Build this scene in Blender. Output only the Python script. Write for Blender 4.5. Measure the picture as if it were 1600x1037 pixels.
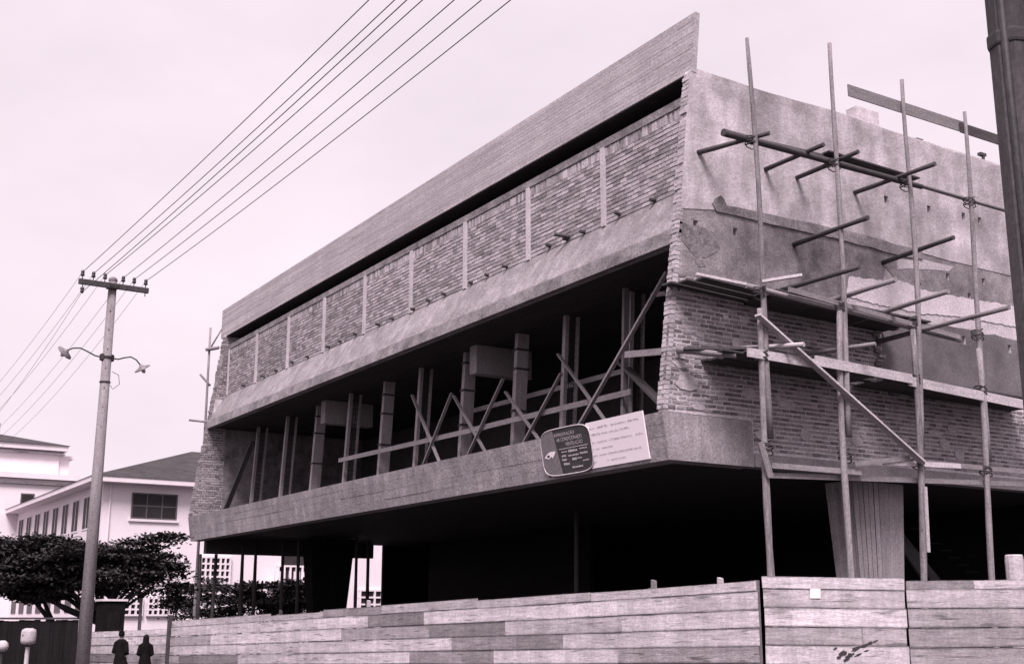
import bpy, bmesh, math, random
from mathutils import Vector, Matrix
random.seed(7)
R = math.radians
for o in list(bpy.data.objects): bpy.data.objects.remove(o)
SC = bpy.context.scene
COL = SC.collection

# ------------------------------------------------------------------ camera
PITCH = math.atan(450/1882.0); TH = R(32.4)
CAM = Vector((17.09, -14.14, 1.6))
FH = Vector((-math.cos(TH), math.sin(TH), 0)); RT = Vector((math.sin(TH), math.cos(TH), 0)); UZ = Vector((0,0,1))
FW = FH*math.cos(PITCH)+UZ*math.sin(PITCH); UPV = -FH*math.sin(PITCH)+UZ*math.cos(PITCH)
cam = bpy.data.cameras.new('camera'); co = bpy.data.objects.new('camera', cam); COL.objects.link(co)
cam.sensor_width = 36; cam.lens = 1882/1600*36; cam.clip_start = .1; cam.clip_end = 3000
m = Matrix((RT, UPV, -FW)).transposed().to_4x4(); m.translation = CAM; co.matrix_world = m
SC.camera = co

# ------------------------------------------------------------------ sky, sun, exposure
TINT = (1.0, .90, .94)
SUN = Vector((.46, -.34, .82)).normalized()
w = bpy.data.worlds.new('World'); SC.world = w; w.use_nodes = True
nt = w.node_tree; nt.nodes.clear()
def N(nt, t, **k):
    n = nt.nodes.new(t)
    for a, b in k.items(): setattr(n, a, b)
    return n
sky = N(nt, 'ShaderNodeTexSky', sky_type='NISHITA', sun_disc=False)
sky.sun_elevation = math.asin(SUN.z); sky.sun_rotation = math.atan2(SUN.x, SUN.y); sky.air_density = 1.0; sky.dust_density = 4.0
bw = N(nt, 'ShaderNodeRGBToBW'); nt.links.new(sky.outputs[0], bw.inputs[0])
tc = N(nt, 'ShaderNodeTexCoord'); mp = N(nt, 'ShaderNodeMapping'); mp.inputs['Scale'].default_value = (1,1,2.2)
nz = N(nt, 'ShaderNodeTexNoise'); nz.inputs['Scale'].default_value = 2.2; nz.inputs['Detail'].default_value = 5; nz.inputs['Roughness'].default_value = .55
nt.links.new(tc.outputs['Generated'], mp.inputs[0]); nt.links.new(mp.outputs[0], nz.inputs['Vector'])
mr = N(nt, 'ShaderNodeMapRange'); mr.inputs[1].default_value=.3; mr.inputs[2].default_value=.7; mr.inputs[3].default_value=8.3; mr.inputs[4].default_value=10.2
nt.links.new(nz.outputs[0], mr.inputs[0])
mx = N(nt, 'ShaderNodeMix', data_type='FLOAT'); mx.inputs[0].default_value = .9
nt.links.new(bw.outputs[0], mx.inputs[2]); nt.links.new(mr.outputs[0], mx.inputs[3])
cm = N(nt, 'ShaderNodeCombineColor')
for i, c in enumerate((1.0, .868, .962)):
    mu = N(nt, 'ShaderNodeMath', operation='MULTIPLY'); mu.inputs[1].default_value = c
    nt.links.new(mx.outputs[0], mu.inputs[0]); nt.links.new(mu.outputs[0], cm.inputs[i])
bg = N(nt, 'ShaderNodeBackground'); bg.inputs[1].default_value = .1
ow = N(nt, 'ShaderNodeOutputWorld')
nt.links.new(cm.outputs[0], bg.inputs[0]); nt.links.new(bg.outputs[0], ow.inputs[0])
sl = bpy.data.lights.new('sun', 'SUN'); sl.energy = 5.0; sl.angle = R(24); sl.color = (1, .89, .94)
so = bpy.data.objects.new('sun', sl); COL.objects.link(so); so.rotation_euler = SUN.to_track_quat('Z','Y').to_euler()
so.location = (0, 0, 60)
SC.view_settings.view_transform = 'Standard'; SC.view_settings.look = 'None'
SC.view_settings.exposure = .16; SC.view_settings.gamma = 1; SC.view_settings.use_curve_mapping = False
SC.render.engine = 'CYCLES'

# ------------------------------------------------------------------ layout helpers
F0 = 1882.0
def ray(x, y): return FW*F0 + RT*(x-800) - UPV*(y-518.5)
def pl(x, y, ax, v):                       # point of a real plane seen at a photo pixel
    d = ray(x, y); t = (v-CAM[ax])/d[ax]; return CAM+d*t
def px_(x, y, v): return pl(x, y, 0, v)
def py_(x, y, v): return pl(x, y, 1, v)
def dep(x, y, dd): d = ray(x, y); return CAM+d*(dd/d.dot(FH))
def gz(x):                                  # the street falls gently to the far end
    return .0155*(max(min(x, 3.8), -60)-3.8)

# ------------------------------------------------------------------ materials
def G(v): return (v, v*TINT[1], v*TINT[2], 1)
MATS = {}
def mat(name, lo, hi, rough=.85, scale=3.0, stretch=(1,1,1), bump=.25, bscale=None, island=0.0, objr=0.0, objcol=False,
        coord='Object', streak=None, spots=None, steps=0.0, edge=0.0, speck=.30, metallic=0, spec=.3, detail=8, bdist=.02):
    m = bpy.data.materials.new(name); m.use_nodes = True; nt = m.node_tree; L = nt.links
    b = nt.nodes['Principled BSDF']; b.inputs['Roughness'].default_value = rough; b.inputs['Metallic'].default_value = metallic
    b.inputs['Specular IOR Level'].default_value = spec
    tc = N(nt, 'ShaderNodeTexCoord'); mp = N(nt, 'ShaderNodeMapping'); mp.inputs['Scale'].default_value = stretch
    oi = N(nt, 'ShaderNodeObjectInfo')
    L.new(tc.outputs[coord], mp.inputs[0])
    off = N(nt, 'ShaderNodeVectorMath', operation='MULTIPLY_ADD'); off.inputs[1].default_value = (1,1,1)
    cb = N(nt, 'ShaderNodeCombineXYZ'); ml = N(nt, 'ShaderNodeMath', operation='MULTIPLY'); ml.inputs[1].default_value = 37.0
    L.new(oi.outputs['Random'], ml.inputs[0]); L.new(ml.outputs[0], cb.inputs[0]); L.new(ml.outputs[0], cb.inputs[1])
    L.new(mp.outputs[0], off.inputs[0]); L.new(cb.outputs[0], off.inputs[2])
    def noise(sc, det=detail, ro=.6, vec=off):
        n = N(nt, 'ShaderNodeTexNoise'); n.inputs['Scale'].default_value = sc; n.inputs['Detail'].default_value = det; n.inputs['Roughness'].default_value = ro
        L.new(vec.outputs[0], n.inputs['Vector']); return n
    n1 = noise(scale); n2 = noise(scale*.23, 4)
    def math_(op, a, c):
        k = N(nt, 'ShaderNodeMath', operation=op)
        for i, v in enumerate((a, c)):
            if isinstance(v, (int, float)): k.inputs[i].default_value = v
            else: L.new(v, k.inputs[i])
        return k.outputs[0]
    v = math_('ADD', math_('MULTIPLY', n1.outputs[0], .55), math_('MULTIPLY', n2.outputs[0], .45))
    r = N(nt, 'ShaderNodeMapRange'); r.inputs[1].default_value = .34; r.inputs[2].default_value = .66
    L.new(v, r.inputs[0]); v = r.outputs[0]
    if island or objr:
        ge = N(nt, 'ShaderNodeNewGeometry')
        a = math_('FRACT', math_('ADD', ge.outputs['Random Per Island'], oi.outputs['Random']), 0)
        k = max(island, objr)
        v = math_('ADD', math_('MULTIPLY', v, 1-k), math_('MULTIPLY', a, k))
    if steps:                                # abrupt changes of tone along the board (re-used shuttering)
        sx = N(nt, 'ShaderNodeSeparateXYZ'); L.new(tc.outputs['Object'], sx.inputs[0])
        wv = N(nt, 'ShaderNodeTexWhiteNoise', noise_dimensions='2D'); c2 = N(nt, 'ShaderNodeCombineXYZ')
        L.new(math_('FLOOR', math_('ADD', math_('MULTIPLY', sx.outputs[0], 1.35), math_('MULTIPLY', oi.outputs['Random'], 9)), 0), c2.inputs[0]); L.new(oi.outputs['Random'], c2.inputs[1])
        L.new(c2.outputs[0], wv.inputs[0])
        v = math_('ADD', math_('MULTIPLY', v, 1-steps), math_('MULTIPLY', wv.outputs[0], steps))
    if streak:                               # run-off stains: vertical in the world
        g2 = N(nt, 'ShaderNodeNewGeometry'); m3 = N(nt, 'ShaderNodeMapping'); m3.inputs['Scale'].default_value = (streak[0], streak[0], streak[1])
        L.new(g2.outputs['Position'], m3.inputs[0]); n3 = noise(1.0, 6, .6, m3)
        r3 = N(nt, 'ShaderNodeMapRange'); r3.inputs[1].default_value=.38; r3.inputs[2].default_value=.62; r3.inputs[3].default_value = 1-streak[2]; r3.inputs[4].default_value = 1
        L.new(n3.outputs[0], r3.inputs[0]); v = math_('MULTIPLY', v, r3.outputs[0])
    cr = N(nt, 'ShaderNodeMix', data_type='RGBA'); cr.inputs[6].default_value = G(lo); cr.inputs[7].default_value = G(hi)
    L.new(v, cr.inputs[0]); out = cr.outputs[2]
    if edge:                                 # grime along both long edges of a board
        sg = N(nt, 'ShaderNodeSeparateXYZ'); L.new(tc.outputs['Generated'], sg.inputs[0])
        a = math_('ABSOLUTE', math_('SUBTRACT', sg.outputs[2], .5), 0); n6 = noise(6.0, 4)
        a = math_('ADD', a, math_('MULTIPLY', math_('SUBTRACT', n6.outputs[0], .5), .12))
        r6 = N(nt, 'ShaderNodeMapRange'); r6.inputs[1].default_value=.38; r6.inputs[2].default_value=.50; r6.inputs[3].default_value=1; r6.inputs[4].default_value=1-edge
        L.new(a, r6.inputs[0]); v = None
        c6 = N(nt, 'ShaderNodeMix', data_type='RGBA', blend_type='MULTIPLY'); c6.inputs[0].default_value = 1
        L.new(out, c6.inputs[6]); L.new(r6.outputs[0], c6.inputs[7]); out = c6.outputs[2]
    if spots:
        n4 = noise(spots[0], 3, .5); r4 = N(nt, 'ShaderNodeMapRange'); r4.inputs[1].default_value = spots[1]; r4.inputs[2].default_value = spots[1]+.10
        L.new(n4.outputs[0], r4.inputs[0]); c4 = N(nt, 'ShaderNodeMix', data_type='RGBA'); c4.inputs[7].default_value = G(spots[2])
        L.new(r4.outputs[0], c4.inputs[0]); L.new(out, c4.inputs[6]); out = c4.outputs[2]
    if speck:                                # grit, pits and dust in the surface itself
        n7 = N(nt, 'ShaderNodeTexNoise'); n7.inputs['Scale'].default_value = 22; n7.inputs['Detail'].default_value = 5; n7.inputs['Roughness'].default_value = .75
        L.new(tc.outputs['Object'], n7.inputs['Vector'])
        r7 = N(nt, 'ShaderNodeMapRange'); r7.inputs[1].default_value=.36; r7.inputs[2].default_value=.64; r7.inputs[3].default_value=1-speck; r7.inputs[4].default_value=1+speck*.5
        L.new(n7.outputs[0], r7.inputs[0]); c7 = N(nt, 'ShaderNodeMix', data_type='RGBA', blend_type='MULTIPLY'); c7.inputs[0].default_value = 1
        L.new(out, c7.inputs[6]); L.new(r7.outputs[0], c7.inputs[7]); out = c7.outputs[2]
    if objcol:
        c5 = N(nt, 'ShaderNodeMix', data_type='RGBA', blend_type='MULTIPLY'); c5.inputs[0].default_value = 1
        L.new(out, c5.inputs[6]); L.new(oi.outputs['Color'], c5.inputs[7]); out = c5.outputs[2]
    L.new(out, b.inputs['Base Color'])
    if bump:
        bp = N(nt, 'ShaderNodeBump'); bp.inputs['Strength'].default_value = bump; bp.inputs['Distance'].default_value = bdist
        n5 = noise(bscale or scale*4, 6); L.new(n5.outputs[0], bp.inputs['Height']); L.new(bp.outputs[0], b.inputs['Normal'])
    MATS[name] = m; return m
mat('board_concrete', .26, .52, island=.34, scale=2.0, speck=.35, stretch=(.5,3,9), bump=.35, bscale=14, streak=(1.3,.12,.35))
mat('concrete', .24, .50, scale=1.6, bump=.35, bscale=12, streak=(2.2,.2,.5))
mat('sill_concrete', .17, .42, scale=2.4, bump=.7, bscale=12, streak=(4.5,.4,.5), speck=.4)
mat('beam_concrete', .20, .52, scale=2.4, island=.12, bump=.7, bscale=12, streak=(4.0,.4,.5), speck=.4)
mat('concrete_light', .40, .62, scale=1.4, bump=.3, bscale=12, streak=(1.5,.25,.25))
mat('shaded_concrete', .035, .08, scale=1.6, bump=.3, bscale=9)  # wall concrete darkened to carry the shade of the unlit interior
mat('soffit_shade', .02, .05, scale=2, stretch=(1,6,6), bump=.2)  # slab colour near black, with the shade beneath the floors painted in
mat('plaster_light', .20, .78, scale=1.3, bump=.8, bscale=11, streak=(2.2,.5,.42), speck=.2)
mat('plaster_grey', .10, .36, scale=2.6, speck=.4, bump=.8, bscale=10)
mat('plaster_dark', .09, .20, scale=1.6, bump=.4, bscale=9)
mat('plaster_white', .50, .74, scale=1.6, bump=.3, bscale=10)
mat('spall', .08, .30, scale=7, bump=.9, bscale=16)
mat('mortar_dark', .18, .34, scale=6, bump=.6, bscale=30)
mat('mortar', .34, .58, scale=5, bump=.7, bscale=30)
mat('mortar_wall', .42, .66, scale=4, bump=.7, bscale=30)
mat('brick', .08, .42, island=.7, scale=9, bump=.5, bscale=40, rough=.9)
mat('brick_panel', .13, .58, island=.62, objcol=True, scale=6, bump=.5, bscale=40, rough=.9)
mat('brick_light', .22, .58, island=.55, scale=9, bump=.5, bscale=40, rough=.9)
mat('fence_board', .40, 1.0, scale=2.6, stretch=(1.1,5,11), bump=.6, bscale=14, objcol=True, steps=.16, spots=(1.5,.60,.28), streak=(4.5,.6,.45), edge=.75, speck=.22)
mat('pole_wood', .07, .38, scale=4, stretch=(.8,9,9), bump=.4, bscale=14, objr=.35, spots=(5,.66,.06))
mat('pale_timber', .38, .62, scale=2, stretch=(.8,9,9), bump=.3, bscale=14, objr=.3)
mat('dark_timber', .035, .10, scale=2, stretch=(.8,9,9), bump=.3, bscale=14, objr=.3)
mat('mid_timber', .16, .32, scale=2, stretch=(.8,9,9), bump=.3, bscale=14, objr=.4)
mat('form_timber', .26, .46, scale=1.5, stretch=(7,7,.8), bump=.3, bscale=14, objr=.3)
mat('piloti_boards', .26, .50, island=.5, scale=2, stretch=(3,3,.7), bump=.35, bscale=12)
mat('rust_steel', .03, .07, scale=8, bump=.3, rough=.7)
mat('pole_concrete', .17, .32, scale=2.2, stretch=(3,3,.5), bump=.25, bscale=16, spots=(3,.67,.2))
mat('dark_pole', .045, .10, scale=2, stretch=(4,4,.5), bump=.3, bscale=14)
mat('iron', .025, .05, scale=8, bump=.2, rough=.6)
mat('porcelain', .03, .06, scale=4, bump=.05, rough=.3, spec=.5)
mat('enamel', .14, .24, scale=4, bump=.05, rough=.4)
mat('glass_bulb', .6, .7, scale=4, bump=0, rough=.15, spec=.5)
mat('wire', .12, .18, scale=4, bump=0)
mat('white_wall', .74, .84, speck=.15, scale=.6, bump=.15, bscale=8, streak=(1.4,.2,.22))
mat('white_trim', .70, .80, speck=.1, scale=2, bump=.1)
mat('roof_tile', .03, .075, scale=2.5, stretch=(1,1,6), bump=.5, bscale=10)
mat('glass', .025, .05, scale=1, bump=0, rough=.55, spec=.12)
mat('sash', .10, .14, scale=4, bump=.1)
mat('ground', .03, .06, scale=.5, bump=.5, bscale=6)
mat('bark', .03, .06, scale=5, stretch=(4,4,1), bump=.7, bscale=14)
mat('leaf', .018, .050, island=.8, scale=2, bump=0, rough=.65)
mat('leaf_pale', .03, .08, island=.8, scale=2, bump=0, rough=.65)
mat('sign_dark', .035, .06, scale=5, bump=.05, rough=.5)
mat('sign_grey', .17, .22, scale=5, bump=.05, rough=.5)
mat('sign_white', .86, .90, speck=0, scale=2.5, bump=.05, rough=.6)
mat('letter_pale', .50, .58, scale=5, bump=0, rough=.5)
mat('letter_faint', .36, .60, scale=9, island=.5, bump=0, rough=.6)
mat('skin', .22, .28, scale=5, bump=.05, rough=.6)
mat('dark_cloth', .005, .014, scale=8, bump=.3, spec=.05)
mat('hair', .006, .012, spec=.1, scale=10, stretch=(6,6,1), bump=.4, rough=.5)

# ------------------------------------------------------------------ mesh helpers
class MB:
    def __init__(s): s.v = []; s.f = []
    def add(s, vs, fs):
        o = len(s.v); s.v += [Vector(q) for q in vs]; s.f += [tuple(i+o for i in f) for f in fs]; return s
    def box(s, a, b):
        x0,y0,z0 = a; x1,y1,z1 = b
        x0,x1 = min(x0,x1),max(x0,x1); y0,y1 = min(y0,y1),max(y0,y1); z0,z1 = min(z0,z1),max(z0,z1)
        return s.add([(x0,y0,z0),(x1,y0,z0),(x1,y1,z0),(x0,y1,z0),(x0,y0,z1),(x1,y0,z1),(x1,y1,z1),(x0,y1,z1)],
              [(0,3,2,1),(4,5,6,7),(0,1,5,4),(1,2,6,5),(2,3,7,6),(3,0,4,7)])
    def hexa(s, q):                        # 4 bottom points then 4 top points
        return s.add(q, [(0,3,2,1),(4,5,6,7),(0,1,5,4),(1,2,6,5),(2,3,7,6),(3,0,4,7)])
    def prism_x(s, prof, x0, x1):          # (y,z) outline swept along X
        n = len(prof); vs = [(x0,y,z) for y,z in prof]+[(x1,y,z) for y,z in prof]
        fs = [tuple(range(n)), tuple(range(2*n-1, n-1, -1))]+[(i, i+n, (i+1)%n+n, (i+1)%n) for i in range(n)]
        return s.add(vs, fs)
    def tube(s, pts, rad, n=10, cap=True):
        pts = [Vector(p) for p in pts]
        if isinstance(rad, (int, float)): rad = [rad]*len(pts)
        vs = []; fs = []; d0 = (pts[-1]-pts[0]).normalized()
        ref = Vector((0,0,1)) if abs(d0.z) < .9 else Vector((1,0,0))
        for i, p in enumerate(pts):
            d = (pts[min(i+1,len(pts)-1)]-pts[max(i-1,0)]).normalized()
            a = d.cross(ref).normalized(); b = d.cross(a)
            vs += [p+(a*math.cos(2*math.pi*k/n)+b*math.sin(2*math.pi*k/n))*rad[i] for k in range(n)]
        for i in range(len(pts)-1):
            for k in range(n):
                fs.append((i*n+k, i*n+(k+1)%n, (i+1)*n+(k+1)%n, (i+1)*n+k))
        if cap: fs += [tuple(range(n-1,-1,-1)), tuple((len(pts)-1)*n+k for k in range(n))]
        return s.add(vs, fs)
    def lathe(s, base, prof, n=12, axis=Vector((0,0,1))):
        axis = axis.normalized(); ref = Vector((1,0,0)) if abs(axis.x) < .9 else Vector((0,1,0))
        a = axis.cross(ref).normalized(); b = axis.cross(a); base = Vector(base); vs = []; fs = []
        for r, h in prof:
            vs += [base+axis*h+(a*math.cos(2*math.pi*k/n)+b*math.sin(2*math.pi*k/n))*r for k in range(n)]
        for i in range(len(prof)-1):
            for k in range(n): fs.append((i*n+k, i*n+(k+1)%n, (i+1)*n+(k+1)%n, (i+1)*n+k))
        fs += [tuple(range(n-1,-1,-1)), tuple((len(prof)-1)*n+k for k in range(n))]
        return s.add(vs, fs)
    def build(s, name, mt, parent=None, smooth=False):
        if parent is None:
            xs = [v.x for v in s.v]; ys = [v.y for v in s.v]; zs = [v.z for v in s.v]
            o0 = Vector(((min(xs)+max(xs))/2, (min(ys)+max(ys))/2, min(zs)))
        else: o0 = WL[parent.name]
        me = bpy.data.meshes.new(name); me.from_pydata([v-o0 for v in s.v], [], s.f)
        bm = bmesh.new(); bm.from_mesh(me); bmesh.ops.recalc_face_normals(bm, faces=bm.faces); bm.to_mesh(me); bm.free()
        me.materials.append(MATS[mt])
        if smooth:
            for p in me.polygons: p.use_smooth = True
        o = bpy.data.objects.new(name, me); COL.objects.link(o)
        if parent is None: o.location = o0
        else: o.parent = parent
        WL[o.name] = o0.copy(); return o
WL = {}
def tag(o, label, cat, group=None, kind=None):
    if label: o['label'] = label
    if cat: o['category'] = cat
    if group: o['group'] = group
    if kind: o['kind'] = kind
    return o
def thing(name, loc, label, cat, group=None):
    o = bpy.data.objects.new(name, None); COL.objects.link(o); o.location = loc; o.empty_display_size = .3
    WL[o.name] = Vector(loc); return tag(o, label, cat, group)
def place(me, name, parent, loc, rot=None):
    o = bpy.data.objects.new(name, me); COL.objects.link(o)
    if parent: o.parent = parent; o.location = Vector(loc)-WL[parent.name]
    else: o.location = loc
    if rot is not None: o.rotation_euler = rot
    WL[o.name] = Vector(loc); return o
def frame_of(p0, p1, up=UZ):
    x = (p1-p0).normalized(); y = up.cross(x)
    if y.length < 1e-3: y = Vector((0,1,0)).cross(x)
    y.normalize(); z = x.cross(y); return Matrix((x, y, z)).transposed()
def plank(name, p0, p1, h, t, mt, parent=None, up=UZ, tone=None, jit=.004, segs=1, wav=0.0):
    """sawn board between two points; its own mesh along local X so that the grain follows it"""
    p0 = Vector(p0); p1 = Vector(p1); L = (p1-p0).length; M = frame_of(p0, p1, up)
    q = []; f = []
    for i in range(segs+1):
        sx = 2*i/segs-1; e = jit if i in (0, segs) else 0; dz0, dz1, dy = (random.uniform(-wav,wav) for _ in range(3))
        sk = random.uniform(-jit,jit)
        for sy, sz in ((-1,-1),(1,-1),(1,1),(-1,1)):
            q.append((sx*L/2+sk*e/max(jit,1e-6)+sz*e*random.uniform(-.5,.5), sy*(t/2)+dy*.4+random.uniform(-jit,jit)*.3, sz*h/2+(dz1 if sz > 0 else dz0)*.6))
    for i in range(segs):
        a = i*4
        for k in range(4): f.append((a+k, a+(k+1)%4, a+4+(k+1)%4, a+4+k))
    f += [(0,3,2,1), tuple(segs*4+k for k in range(4))]
    me = bpy.data.meshes.new(name); me.from_pydata(q, [], f)
    bm = bmesh.new(); bm.from_mesh(me); bmesh.ops.recalc_face_normals(bm, faces=bm.faces); bm.to_mesh(me); bm.free()
    me.materials.append(MATS[mt]); o = place(me, name, parent, (p0+p1)/2, M.to_euler())
    if tone is not None: o.color = (tone, tone, tone, 1)
    return o
def pole(name, p0, p1, r0, r1, mt, parent=None, n=10, bend=.012, segs=7):
    """round timber, tapered and never quite straight"""
    p0 = Vector(p0); p1 = Vector(p1); L = (p1-p0).length; M = frame_of(p0, p1); mb = MB(); pts = []; rr = []
    ph = random.uniform(0,6); am = bend*random.uniform(.5,1.3)
    for i in range(segs+1):
        t = i/segs; k = math.sin(t*math.pi)
        pts.append((L*(t-.5), am*k*math.sin(ph+t*3)*L/4, am*k*math.cos(ph+t*2.2)*L/4)); rr.append((r0+(r1-r0)*t)*random.uniform(.90,1.10))
    mb.tube(pts, rr, n); me = bpy.data.meshes.new(name); me.from_pydata([tuple(v) for v in mb.v], [], mb.f)
    for p in me.polygons: p.use_smooth = len(p.vertices) == 4
    me.materials.append(MATS[mt]); return place(me, name, parent, (p0+p1)/2, M.to_euler())
def mesh_of(mb, name, mt):
    me = bpy.data.meshes.new(name); me.from_pydata([tuple(v) for v in mb.v], [], mb.f); me.materials.append(MATS[mt])
    bm = bmesh.new(); bm.from_mesh(me); bmesh.ops.recalc_face_normals(bm, faces=bm.faces); bm.to_mesh(me); bm.free(); return me

# ------------------------------------------------------------------ ground
mb = MB(); xs = [-1500,-400,-150,-80,-60,-40,-30,-20,-10,0,3.8,10,30,80,200,800]; ys = [-900,-200,-60,-20,0,20,60,200,900]
for x in xs:
    for y in ys: mb.v.append(Vector((x,y,gz(x))))
for i in range(len(xs)-1):
    for j in range(len(ys)-1):
        a = i*len(ys)+j; mb.f.append((a, a+len(ys), a+len(ys)+1, a+1))
g = mb.build('ground', 'ground'); tag(g, 'dark bare earth of the sloping street and building plot', 'ground', kind='structure')

# ------------------------------------------------------------------ the unfinished building
XR, XL, YB = 0.0, -27.85, 15.0
TW = .18
ZS, ZT = 4.47, 12.5
def yf(z): return max(0, (z-5.38)*.135)          # the end walls lean back with height
mat('black_timber_and_shade', .006, .018, spec=.08, scale=2, stretch=(.8,9,9), bump=.3, bscale=14, objr=.3)  # black for dark boards, and for shade painted into ground floor parts
B = thing('concrete_building', (-14, 7, gz(-14)), 'unfinished concrete and brick building raised over a dark open ground floor', 'building')
# floor edge beam with inward sloping face, all along the front
mb = MB(); mb.prism_x([(0,5.36),(.15,ZS),(.55,ZS),(.55,4.62),(.42,5.36)], XL, XR-.004); mb.build('edge_beam', 'concrete', B)
mb = MB(); nr = 4
for r_ in range(nr):
    x = XL+.002
    while x < XR-.01:
        x1 = min(x+random.uniform(2.4,5.0), XR-.005); pr = random.uniform(.003,.014)
        t0_, t1_ = r_/nr+.003, (r_+1)/nr-.003
        za_, zb_ = ZS+(5.36-ZS)*t0_, ZS+(5.36-ZS)*t1_; ya_, yb_ = .15*(1-t0_), .15*(1-t1_)
        mb.hexa([(x,ya_-pr,za_),(x1-.005,ya_-pr,za_),(x1-.005,ya_+.01,za_),(x,ya_+.01,za_),(x,yb_-pr,zb_),(x1-.005,yb_-pr,zb_),(x1-.005,yb_+.01,zb_),(x,yb_+.01,zb_)]); x = x1
tag(mb.build('board_marks', 'beam_concrete', B), None, None, kind='stuff')
MB().box((XL+.02,.56,4.56),(XR-.19,YB-.2,4.98)).build('floor_slab', 'soffit_shade', B)
# sloping concrete sill band below the brick panels
mb = MB(); mb.prism_x([(.49,8.74),(.545,9.06),(1.15,10.07),(1.15,9.8),(.75,9.0),(.75,8.74)], XL+TW-.02, XR-TW+.02); sp = mb.build('sill_band', 'sill_concrete', B)
mb = MB(); mb.prism_x([(.462,8.72),(.515,9.02),(.60,9.02),(.60,8.72)], XL+TW-.03, XR-TW+.03); mb.build('fascia_lip', 'plaster_grey', B)
MB().box((XL+TW+.01,.76,8.75),(XR-TW-.01,YB-.2,9.05)).build('upper_slab', 'soffit_shade', B)
MB().box((XL+TW+.01,1.6,12.1),(XR-TW-.01,YB-.2,12.419)).build('roof_slab', 'soffit_shade', B)
# parapet beam: board-marked concrete, every shutter board has left its own band
PT0, PT1 = 13.69, 13.79                         # top at the far and the near end
def ptop(x): return PT0+(PT1-PT0)*(x-XL)/(XR-XL)
pa, pb_, pc = XL-.42, XL-.86, XR+.02
par = MB().hexa([(pa,1.015,12.42),(pc,1.015,12.42),(pc,1.135,12.42),(pa,1.135,12.42),(pb_,1.165,PT0),(pc,1.165,PT1),(pc,1.29,PT1),(pb_,1.29,PT0)]).build('parapet', 'board_concrete', B)
MB().box((XL+.02,1.05,12.405),(XR-.19,1.7,12.56)).build('parapet_soffit', 'soffit_shade', B)  # coloured near black for the shade below the parapet
mb = MB(); rows = 15
for r_ in range(rows):
    t0_, t1_ = r_/rows+.002, (r_+1)/rows-.002; x = pa+(pb_-pa)*t1_+.002
    while x < XR+.015:
        x1 = min(x+random.uniform(3.0,7.0), XR+.018); pr = random.uniform(.002,.008) if r_ else .006; q = []
        for t in (t0_, t1_):
            for xx, dy in ((x,-pr),(x1-.003,-pr),(x1-.003,.008),(x,.008)): q.append((xx, 1.015+.15*t+dy, 12.42+(ptop(xx)-12.42)*t))
        mb.hexa(q); x = x1
tag(mb.build('board_marks', 'board_concrete', par), None, None, kind='stuff')
# rear and inner walls
MB().box((XL,YB-.2,ZS),(XR,YB,ZT-.05)).build('rear_wall', 'shaded_concrete', B)
MB().box((XL+TW+.01,7.0,4.99),(XR-TW-.01,7.15,8.74)).build('inner_wall', 'shaded_concrete', B)
MB().box((XL+TW+.01,1.9,9.06),(XR-TW-.01,2.0,12.09)).build('panel_backing', 'shaded_concrete', B)

# ---- right end wall (leaning front edge), putlog holes cut through the render
prof = [(0.02,5.37),(.95,12.42),(1.04,ZT),(YB-.2,ZT),(YB-.2,4.52),(2.2,4.52),(2.2,5.37)]
side = MB(); side.prism_x([(y+(.03 if i < 2 else 0), z) for i,(y,z) in enumerate(prof)], XR-TW, XR-.012)
sw = side.build('end_wall', 'mortar_wall', B)
MB().prism_x([(.008,5.358),(.156,ZS+.003),(2.24,ZS+.003),(2.24,5.358)], XR-.40, XR).build('beam_return', 'beam_concrete', B)
MB().box((XR-.30,2.26,4.48),(XR+.015,YB-.2,4.74)).build('base_beam', 'mid_timber', B)
def patch(name, pts, x1, mt, parent, jag=.03, x0=XR-.013, holes=(), sub=.35):
    """a coat of render with a ragged outline, given as (y,z)"""
    P = []
    for i in range(len(pts)):
        a = Vector((0,)+tuple(pts[i])); b = Vector((0,)+tuple(pts[(i+1)%len(pts)])); n = max(1, int((b-a).length/sub))
        for k in range(n):
            q = a.lerp(b, k/n); P.append((q.y+random.uniform(-jag,jag), q.z+random.uniform(-jag,jag)))
    mb = MB(); mb.prism_x(P, x0, x1); o = mb.build(name, mt, parent)
    if holes:
        for ob in (o, sw): cut(ob, holes, x1)
    return o
def cut(o, holes, x1):
    cb = MB()
    for y, z, w_, h_ in holes: cb.box((XR-.30,y-w_/2,z-h_/2),(x1+.1,y+w_/2,z+h_/2))
    c = cb.build('cutter', 'mortar', B)
    md = o.modifiers.new('b', 'BOOLEAN'); md.object = c; md.solver = 'EXACT'
    bpy.context.view_layer.update(); dg = bpy.context.evaluated_depsgraph_get()
    me = bpy.data.meshes.new_from_object(o.evaluated_get(dg)); o.modifiers.clear(); o.data = me
    bpy.data.objects.remove(c)
def yz(x, y): p = px_(x, y, XR); return (p.y, p.z)
HUP = [yz(*p)+(.13,.17) for p in ((1384,312),(1451,327),(1505,338),(1530,345))]
HLO = [yz(*p)+(.12,.16) for p in ((1087,350),(1149,362),(1481,432),(1537,440),(1437,447),(1515,463))]
patch('upper_render', [(.96,12.40),(1.05,ZT+.01),(3.2,ZT-.02),(5.0,ZT+.03),(8,ZT-.05),(YB-.25,ZT-.1),(YB-.25,9.62),(9,9.66),(7.2,9.68),(4.8,9.72),(1.9,9.62),(.62,9.42)], XR+.012, 'plaster_light', sw, jag=.012, holes=HUP)
led = [yz(*p) for p in ((1118,332),(1112,318),(1116,309),(1124,306),(1131,313),(1133,322),(1175,330),(1230,343),(1300,356),(1360,371),(1418,387),(1440,394),(1440,404),(1418,402),(1360,388),(1300,372),(1230,356),(1175,343))]
patch('mortar_ledge', led, XR+.035, 'plaster_grey', sw, jag=.02, x0=XR+.013)
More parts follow.
